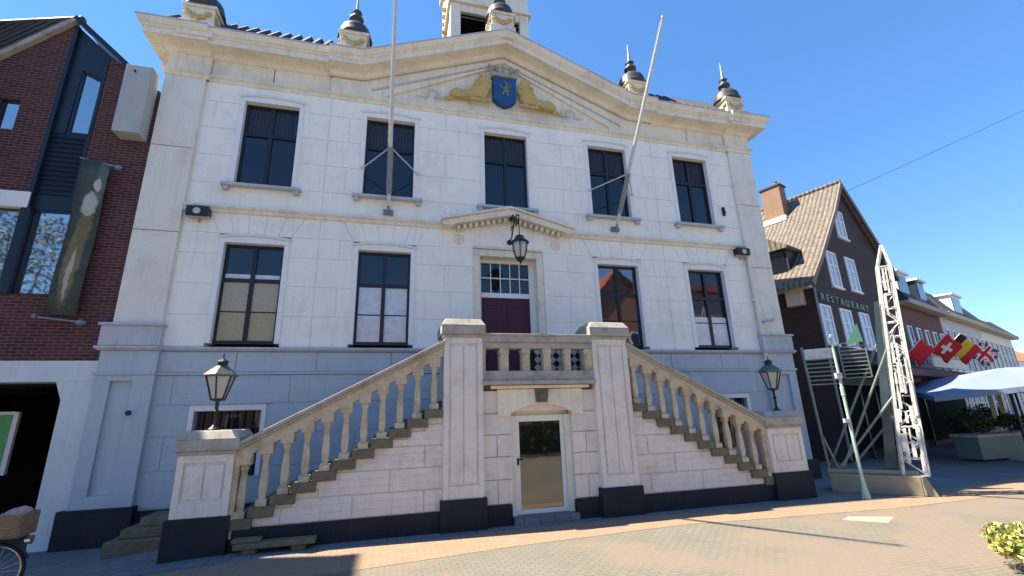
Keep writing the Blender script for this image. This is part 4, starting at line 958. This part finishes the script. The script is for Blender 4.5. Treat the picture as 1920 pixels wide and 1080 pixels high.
# flags
def flag(t,m,z,label,draw,w=1.1,h=.8,ang=35,name='flag',nx=18,ny=12,mats=()):
    e=tag(empty('flag',tuple(rowpt(t,m)),RA),label,'flag','flags over the terrace'); 
    b=MB(); a=Vector((0,.95,z-.9)); tip=Vector((0,-.55,z+.55)); b.tube(a,tip,.02,.018); b.build('staff',M['wframe'],e)
    d=(tip-a).normalized(); b=MB(); vs=[]
    sidev=Vector((1,-.35,-.55)).normalized()
    for j in range(ny+1):
        for i in range(nx+1):
            p=tip-d*(h*j/ny)+sidev*(w*i/nx)+Vector((-.3,-.8,0)).normalized()*(.05*math.sin(i*.55+j*.2)); p.z-=.16*(i/nx)**2; vs.append(p)
    o=len(b.v); b.v+= [tuple(p) for p in vs]
    for j in range(ny):
        for i in range(nx): b.f.append((j*(nx+1)+i,j*(nx+1)+i+1,(j+1)*(nx+1)+i+1,(j+1)*(nx+1)+i)); b.m.append(draw((i+.5)/nx,(j+.5)/ny))
    f=b.build('flag_cloth',list(mats),e,smooth=True); f.modifiers.new('t','SOLIDIFY').thickness=.004
fr1=plain('flag_red',(.55,.02,.03),.8); fw=plain('flag_white',(.75,.74,.72),.8); fk=plain('flag_black',(.012,.012,.012),.8); fy=plain('flag_yellow',(.75,.5,.03),.8); fb=plain('flag_blue',(.03,.05,.25),.8)
def swiss(u,v):
    x,y=abs(u-.5)*1.35,abs(v-.5); return 1 if (x<.09 and y<.32) or (y<.09 and x<.32) else 0
def bel(u,v): return 0 if u<.33 else (1 if u<.66 else 2)
def uk(u,v):
    x,y=abs(u-.5),abs(v-.5)
    if x<.06 or y<.09: return 0
    if x<.11 or y<.16: return 1
    d_=abs(x-y)
    return 0 if d_<.035 else (1 if d_<.10 else 2)
flag(8.7,-1,4.3,'red flag with a white cross above the terrace',swiss,mats=(fr1,fw),w=.95,h=.95)
flag(11.2,-1,4.5,'black, yellow and red striped flag above the terrace',bel,mats=(fk,fy,fr1),w=1.35,h=.95)
flag(15.6,-1,4.5,'red, white and blue crossed flag, rightmost above the terrace',uk,mats=(fr1,fw,fb),w=1.35,h=1.0)
flag(4.6,-1,3.8,'plain red flag half hidden behind the steel mast',lambda u,v:0,mats=(fr1,),w=.7,h=.8)
# parasols, planter, hedge, terrace
M['canopy']=plain('blue_grey_parasol_cloth',(.17,.22,.31),.8,var=.06)
def parasol(x,y,zl,rad,tilt,label,rot=0,rise_=.85):
    e=tag(empty('parasol',(x,y,0),rot),label,'parasol','parasols on the terrace'); cs=[]
    for k in range(4): t=R(90*k); px_,py_=rad*math.cos(t),rad*math.sin(t); cs.append(Vector((px_,py_,zl+tilt*(px_+rad))))
    top=Vector((0,0,zl+tilt*rad+rise_)); b=MB(); n=6
    for k in range(4):
        a,c2=cs[k],cs[(k+1)%4]; vs=[]
        for i in range(n+1):
            for j in range(n+1): p=a.lerp(c2,j/n).lerp(top,i/n); p.z-=.10*math.sin(math.pi*i/n)*math.sin(math.pi*j/n); vs.append(p)
        b.add(vs,[(i*(n+1)+j,i*(n+1)+j+1,(i+1)*(n+1)+j+1,(i+1)*(n+1)+j) for i in range(n) for j in range(n)])
        z=Vector((0,0,-.16)); b.add([a,c2,c2+z,a+z],[(0,1,2,3)])
    o=b.build('canopy',M['canopy'],e); o.modifiers.new('t','SOLIDIFY').thickness=.01
    b=MB(); b.tube((0,0,0),(0,0,top.z),.045,n=12); b.build('pole',M['black'],e)
    b=MB(); 
    for c2 in cs: b.tube(top-Vector((0,0,.1)),c2-Vector((0,0,.04)),.016,n=6); b.tube((0,0,top.z-.9),top.lerp(c2,.55)-Vector((0,0,.06)),.014,n=6)
    b.build('ribs',M['black'],e); b=MB(); b.box(-.4,.4,-.4,.4,0,.1); b.build('foot',M['concrete'],e,bevel=.01)
parasol(17.35,-.05,2.08,3.55,.14,'large blue-grey parasol nearest the camera over the terrace',rise_=.4)
parasol(24.5,3.6,2.35,2.9,.0,'second blue-grey parasol farther along the terrace',R(20))
pl=tag(empty('planter',(17.9,.6,0)),'long pale green planter box at the edge of the terrace','planter')
b=MB(); b.box(-2.2,2.6,-.35,.35,.06,.74); b.build('planter_box',plain('pale_green_boards',(.14,.19,.14),.6),pl,bevel=.01); b=MB(); b.box(-2.26,2.66,-.4,.4,.74,.84); b.build('rim',M['cap'],pl)
def leaves(mb,c,rad,n,size,rng,shape=None,mi=3):
    for i in range(n):
        while True:
            p=Vector((rng.uniform(-1,1),rng.uniform(-1,1),rng.uniform(-1,1)))
            if p.length<1 and (p.length>.45 or rng.random()<.3): break
        p=Vector((c[0]+p.x*rad[0],c[1]+p.y*rad[1],c[2]+p.z*rad[2])); s_=size*rng.uniform(.6,1.3)
        u_=Vector((rng.gauss(0,1),rng.gauss(0,1),rng.gauss(0,.7))).normalized(); w_=u_.orthogonal().normalized(); w_.rotate(Matrix.Rotation(rng.uniform(0,6.28),3,u_))
        v_=u_.cross(w_); mb.mi=rng.randrange(mi)
        mb.add([p-w_*s_,p-v_*s_*.45,p+w_*s_,p+v_*s_*.45],[(0,1,2,3)])
rng=random.Random(3)
dg=[plain('dark_leaf_a',(.03,.06,.02),.6),plain('dark_leaf_b',(.05,.09,.03),.6),plain('dark_leaf_c',(.02,.035,.015),.6)]
lg=[plain('yellow_green_leaf',(.34,.40,.06),.55),plain('mid_green_leaf',(.19,.29,.05),.55),plain('pale_lime_leaf',(.50,.52,.16),.55),plain('brownish_leaf',(.20,.13,.06),.6)]
def shrub(x,y,z,rad,n,size,mats,label,name='shrub',group=None,nb=6):
    e=tag(empty(name,(x,y,z)),label,'shrub',group)
    b=MB()
    for k in range(nb):
        a=R(360/nb*k); c=Vector((math.cos(a)*rad[0]*.5,math.sin(a)*rad[1]*.5,rad[2]*rng.uniform(.8,1.5))); leaves(b,c,(rad[0]*.55,rad[1]*.55,rad[2]*.5),n//nb,size,rng,mi=len(mats))
    b.build('foliage',mats,e)
    b=MB()
    for k in range(7): a=R(51*k); b.path([(0,0,0),(math.cos(a)*rad[0]*.25,math.sin(a)*rad[1]*.25,rad[2]*.8),(math.cos(a)*rad[0]*.6,math.sin(a)*rad[1]*.6,rad[2]*1.4)],.008,5)
    b.build('stem',plain('woody_stem',(.08,.05,.03),.8),e)
shrub(4.45,-6.75,0,(.50,.42,.27),2600,.034,lg,'sunlit yellow-green shrub in the bottom right corner',nb=8)
for i,(x,y,lab) in enumerate([(16.6,.6,'dark green bush at the near end of the planter box'),(18.0,.6,'dark green bush in the middle of the planter box'),(19.4,.6,'dark green bush at the far end of the planter box')]):
    shrub(x,y,.8,(.6,.3,.35),900,.05,dg,lab,group='bushes in the planter box')
for i,(t,m,lab) in enumerate([(8.5,-1.4,'tall dark terrace plant nearest the steel mast'),(10.6,-1.2,'tall dark terrace plant beside the pale column'),(13.6,-1.4,'tall dark terrace plant under the striped flag')]):
    p=rowpt(t,m); shrub(p.x,p.y,0,(.8,.6,.9),1300,.07,dg,lab,name='terrace_plant',group='tall plants along the terrace')
    b=None
def chair_table(x,y,rz,lab):
    e=tag(empty('terrace_table',(x,y,0),rz),lab,'table','terrace tables in the shade'); b=MB(); b.box(-.45,.45,-.45,.45,.72,.76); b.build('tabletop',plain('dark_wood',(.05,.035,.025),.5),e,bevel=.01)
    for sx in(-.38,.38):
        for sy in(-.38,.38): b=MB(); b.tube((sx,sy,0),(sx,sy,.72),.025); b.build('leg',M['black'],e)
def chair(x,y,rz,lab):
    e=tag(empty('terrace_chair',(x,y,0),rz),lab,'chair','terrace chairs in the shade'); wk=plain('black_wicker',(.02,.02,.02),.6) if 'bw' not in M else M['bw']; M['bw']=wk
    b=MB(); b.box(-.24,.24,-.24,.24,.42,.47); b.build('seat',wk,e,bevel=.01); b=MB(); b.box(-.24,.24,.22,.26,.47,.95); b.build('backrest',wk,e,bevel=.01)
    for sx in(-.21,.21):
        for sy in(-.21,.21): b=MB(); b.tube((sx,sy,0),(sx,sy,.42),.018); b.build('leg',wk,e)
for i,(t,m) in enumerate([(9.6,-3.0),(12.2,-3.0)]):
    p=rowpt(t,m); chair_table(p.x,p.y,RA,['dark terrace table nearest the steel mast','dark terrace table beside the planter box'][i])
    for k,dx_ in enumerate((-.85,.85)):
        q=rowpt(t+dx_,m); chair(q.x,q.y,RA+R(90 if dx_<0 else -90),[['black wicker chair left of the table nearest the mast','black wicker chair right of the table nearest the mast'],['black wicker chair left of the table by the planter','black wicker chair right of the table by the planter']][i][k])
# pale posts of the terrace screen
for i,(t,lab) in enumerate([(11.3,'white terrace post under the red cross flag'),(13.2,'cream terrace post under the striped flag'),(15.6,'pale terrace post nearest the planter')]):
    p=rowpt(t,-1.9); e=tag(empty('terrace_post',tuple(p),RA),lab,'post','posts along the terrace'); b=MB(); b.box(-.09,.09,-.09,.09,.1,2.7); b.build('shaft',M['wframe'] if i!=1 else M['cream'],e,bevel=.01); b=MB(); b.box(-.16,.16,-.16,.16,0,.1); b.build('foot',M['black'],e)

# ------------------------------------------------------------------ STEEL FRAME ON A CONCRETE BLOCK
A=Vector((7.02,-1.88,0)); fa=math.atan2(-1.28,1.18)
SF=tag(empty('steel_frame',tuple(A),fa),'weathered steel lattice mast and braced frame on a concrete block','steel frame')
M['block']=stone('yellowed_concrete',(.20,.18,.13),(.36,.33,.24),None,5)
M['steel']=painted('flaking_white_steel_paint',(.62,.64,.60),(.18,.17,.15),.8,sc=7,rough=.5)
M['steelg']=plain('grey_green_steel',(.17,.21,.20),.4,.5,.3,.3)
b=MB(); b.box(-.02,1.62,.0,.78,.0,.40); b.prism([(1.62,0),(1.86,0),(1.70,.40),(1.62,.40)],0,.78); b.build('concrete_block',M['block'],SF,bevel=.02)
b=MB(); b.box(-.02,1.62,.1,.2,.42,.50); b.box(-.02,1.62,.55,.65,.42,.5); b.tube((.02,.15,.45),(-.05,.15,3.35),.028); b.tube((.02,.6,.45),(-.05,.6,3.35),.02); b.build('base_frame',M['steelg'],SF)
b=MB()
for p,q in(((.22,.15,.5),(1.66,.15,2.25)),((.05,.6,.5),(1.5,.6,3.3)),((.02,.15,1.2),(.2,.15,.5)),((.5,.6,.5),(1.6,.6,1.75)),((.3,.15,.52),(1.85,.15,3.6))): b.tube(p,q,.026)
b.build('brace',M['steelg'],SF)
# mast: four leaning rails, rungs and diagonals
b=MB(); top=Vector((2.02,.25,5.65))
rails=[((1.36,.12,.4),(1.84,.17,5.1)),((1.78,.12,.4),(2.08,.17,5.1)),((1.36,.42,.4),(1.84,.36,5.1)),((1.78,.42,.4),(2.08,.36,5.1))]
for p,q in rails: b.bar(p,q,.055,.055)
def on(i,f): p,q=rails[i]; return Vector(p).lerp(Vector(q),f)
for k in range(15):
    f=k/14
    for i,j in((0,1),(2,3),(0,2),(1,3)): b.tube(on(i,f),on(j,f),.016,n=6)
    if k<14:
        g2=(k+1)/14; a_,c_=(0,1) if k%2 else (1,0)
        b.tube(on(a_,f),on(c_,g2),.014,n=6); b.tube(on(a_+2,f),on(c_+2,g2),.014,n=6)
for i in range(4): b.bar(on(i,1),top,.05,.05)
b.build('lattice_mast',M['steel'],SF)
b=MB()                                                 # white cladding strips fixed to the mast
rr=random.Random(11)
for k in range(30):
    f0=rr.uniform(.02,.90); f1=min(.99,f0+rr.uniform(.05,.16)); q1=rr.uniform(0,.85); wq=rr.uniform(.08,.2); y_=-.035-.02*rr.random()
    P=[on(0,f0).lerp(on(1,f0),q1),on(0,f0).lerp(on(1,f0),min(1,q1+wq)),on(0,f1).lerp(on(1,f1),min(1,q1+wq*.8)),on(0,f1).lerp(on(1,f1),q1)]
    vs=[p+Vector((0,y_,0)) for p in P]+[p+Vector((0,y_+.012,0)) for p in P]; b.add(vs,[(0,1,2,3),(7,6,5,4),(0,4,5,1),(1,5,6,2),(2,6,7,3),(3,7,4,0)])
b.build('mast_cladding',M['steel'],SF)
b=MB(); P=[(1.08,.3,.5),(1.3,.3,.5),(1.72,.3,4.3),(1.62,.3,4.3)]; b.add(P+[(x,y+.02,z) for x,y,z in P],[(0,1,2,3),(7,6,5,4),(0,4,5,1),(1,5,6,2),(2,6,7,3),(3,7,4,0)])
b.build('glass_strip',glass('blue_green_glass',(.04,.07,.09),.1,.1),SF)
def louvre(x0,x1,z0,z1,y,n,mat,name):
    b=MB(); b.box(x0,x0+.03,y,y+.05,z0,z1); b.box(x1-.03,x1,y,y+.05,z0,z1)
    for i in range(n): z=z0+(z1-z0)*i/(n-1); b.box(x0+.03,x1-.03,y,y+.04,z-.014,z+.014)
    b.build(name,mat,SF)
louvre(-.05,.62,2.42,3.22,.15,9,M['steelg'],'slatted_panel'); louvre(.72,1.28,2.55,3.40,.5,10,M['steelg'],'slatted_panel')
b=MB(); b.box(-.02,.60,.10,.2,3.03,3.28); b.build('white_board',M['steel'],SF)
b=MB(); b.add([(.9,.45,3.35),(1.25,.45,3.4),(1.2,.45,3.85),(.9,.47,3.35),(1.25,.47,3.4),(1.2,.47,3.85)],[(0,1,2),(5,4,3),(0,3,4,1),(1,4,5,2),(2,5,3,0)]); b.build('green_pennant',plain('green_cloth',(.05,.17,.12),.8),SF)
gp=tag(empty('green_pole',(6.88,-2.77,0)),'pale green pole on a conical foot in front of the concrete block','pole')
b=MB(); b.lathe((0,0,0),[(.085,0),(.085,.03),(.055,.2),(.035,.45),(.03,2.1),(.04,2.12),(.04,2.3),(.03,2.32),(.028,3.45),(.01,3.5)],12); b.build('shaft',plain('pale_green_paint',(.36,.50,.42),.45,var=.2),gp,smooth=False)
for q in((-.10,.06,-.03,.03,2.5,2.62),(-.14,.02,-.025,.025,1.55,1.63)): b=MB(); b.box(*q); b.build('clamp',M['steel'],gp)

# overhead cable
b=MB(); pts=[]
a_=Vector((8.6,2,9.6)); c_=Vector((39.45,6,21.88)); a_=Vector((20.5,6.5,13.0)); 
for i in range(25): f=i/24; p=a_.lerp(Vector((85,5,42.7)),f); p.z-=.35*math.sin(math.pi*f); pts.append(p)
b.path(pts,.012,6); tag(b.build('overhead_cable',M['black']),'thin cable rising across the blue sky at right','cable')

# ------------------------------------------------------------------ buildings round the square behind the camera (seen in the panes) and the added unseen tower that shades the left corner
def backhouse(name,x0,x1,y,ze,zr,wm,rm,label,gable,side=1):
    e=tag(empty(name,((x0+x1)/2,y,0)),label,'house'); L=(x1-x0)/2
    b=MB(); b.box(-L,L,-8,0,0,ze)
    if gable: b.prism([(-L,ze),(L,ze),(0,zr)],-7.9,-.05)
    b.build('wall',wm,e)
    b=MB()
    if gable: b.add([(-L-.3,-8.2,ze-.2),(0,-8.2,zr+.1),(0,.3,zr+.1),(-L-.3,.3,ze-.2),(L+.3,-8.2,ze-.2),(L+.3,.3,ze-.2)],[(0,1,2,3),(1,4,5,2)])
    else: b.add([(-L-.2,.4,ze),(L+.2,.4,ze),(L+.2,-4,zr),(-L-.2,-4,zr),(L+.2,-8.4,ze),(-L-.2,-8.4,ze)],[(0,3,2,1),(3,5,4,2)])
    b.build('roof',rm,e)
    n=max(2,int((x1-x0)/2.4))
    for i in range(n):
        for z0 in(.8,4.0,6.9):
            if z0+1.6>ze: continue
            xx=-L+(i+.5)*(x1-x0)/n; b=MB(); b.box(xx-.5,xx+.5,0,.05,z0,z0+1.6); b.box(xx-.42,xx+.42,.05,.06,z0+.08,z0+1.52); o=b.build('window',M['wframe'],e); b=MB(); b.box(xx-.4,xx+.4,.062,.07,z0+.1,z0+1.5); b.build('pane',M['glass'],o)
rt=tiles('red_tiles',(.30,.08,.05),(.38,.12,.07),'x',.3,.3)
ob=brick('warm_red_brick',(.30,.12,.08),(.24,.1,.07),(.3,.25,.2))
backhouse('facing_house',11.5,21.5,-24,8.6,14.2,ob,rt,'red gabled brick house across the square, mirrored in the panes',True)
backhouse('facing_house',21.6,33,-24,12.5,14.5,M['white'],rt,'tall white house across the square, mirrored in the panes',False)
backhouse('facing_house',1.5,11.4,-26,7.6,10.6,ob,rt,'low brick house across the square with red roof',False)
backhouse('facing_house',-12,1.4,-26,7.2,10.2,M['cream'],rt,'cream house across the square with red roof',False)
backhouse('facing_house',-26,-12.1,-26,7.8,11,ob,M['darkroof'],'dark roofed brick house at the far left of the square',False)
wg=tag(empty('shade_tower',(-17,-1.4,0)),'tall narrow brick tower shape added beyond the left edge to shade the corner','tower')  # unseen blocker, depth and height shaped to cast the shadow on the left ground
b=MB(); b.box(-1.0,4.4,0,1.0,0,14.2); b.build('wall',M['brickred'],wg,bevel=.01); b=MB(); b.box(-1.0,4.38,1.0,1.36,0,12.3); b.build('lower_shade_wall',M['brickred'],wg); b=MB(); b.box(-1.1,4.45,-.05,1.05,14.2,14.35); b.build('roof',M['darkroof'],wg)

def tree(x,y,h,cr,n,label,mats,seed):
    e=tag(empty('broadleaf_tree',(x,y,0)),label,'tree','trees on the far side of the square'); rg=random.Random(seed)
    b=MB(); b.tube((0,0,0),(.1,0,h*.35),.22,.16,10); limbs=[]
    for k in range(9):
        a=R(40*k+rg.uniform(-10,10)); l=cr*rg.uniform(.5,.85); q=Vector((math.cos(a)*l,math.sin(a)*l,h*rg.uniform(.5,.92))); b.tube((.1,0,h*rg.uniform(.28,.4)),q*.6+Vector((0,0,h*.16)),.09,.05,6); b.tube(q*.6+Vector((0,0,h*.16)),q,.05,.015,6); limbs.append(q)
    b.build('trunk',plain('grey_bark',(.09,.075,.06),.9),e)
    b=MB()
    for q in limbs+[Vector((0,0,h*.85)),Vector((0,0,h*.65))]: leaves(b,q,(cr*.42,cr*.42,h*.14),n//11,.085,rg,mi=len(mats))
    b.build('crown',mats,e)
am=[plain('autumn_leaf_a',(.09,.12,.03),.6),plain('autumn_leaf_b',(.20,.15,.04),.6),plain('autumn_leaf_c',(.05,.08,.025),.6)]
tree(-19.5,-13.5,12,4.2,9000,'tall autumn tree west of the square, mirrored in the brick building panes',am,1)
tree(3.2,-17.5,7.5,3.4,3000,'rounded green tree added across the square to darken the glass door',dg,2)  # this tree and the next are added out of view to darken the door reflection
tree(9.5,-18,8,3.2,2600,'second green tree added across the square, east of the rounded one',dg,4)
for i,(x,lab) in enumerate([(.8,'clipped dark hedge block added out of view to darken the glass door, west one'),(4.6,'clipped dark hedge block added out of view to darken the glass door, east one')]):  # unseen dark hedges added so the glass door mirrors something dark
    e=tag(empty('hedge',(x,-14.5,0)),lab,'hedge','hedges added to darken the glass door'); b=MB(); rg=random.Random(20+i)
    for k in range(8): leaves(b,Vector((-1.6+k*.46,0,.95)),(.42,.45,.95),260,.09,rg)
    b.build('foliage',dg,e); b=MB(); b.box(-1.7,1.7,-.25,.25,.1,1.5); b.build('inner_branches',plain('dark_twigs',(.02,.02,.012),.9),e)
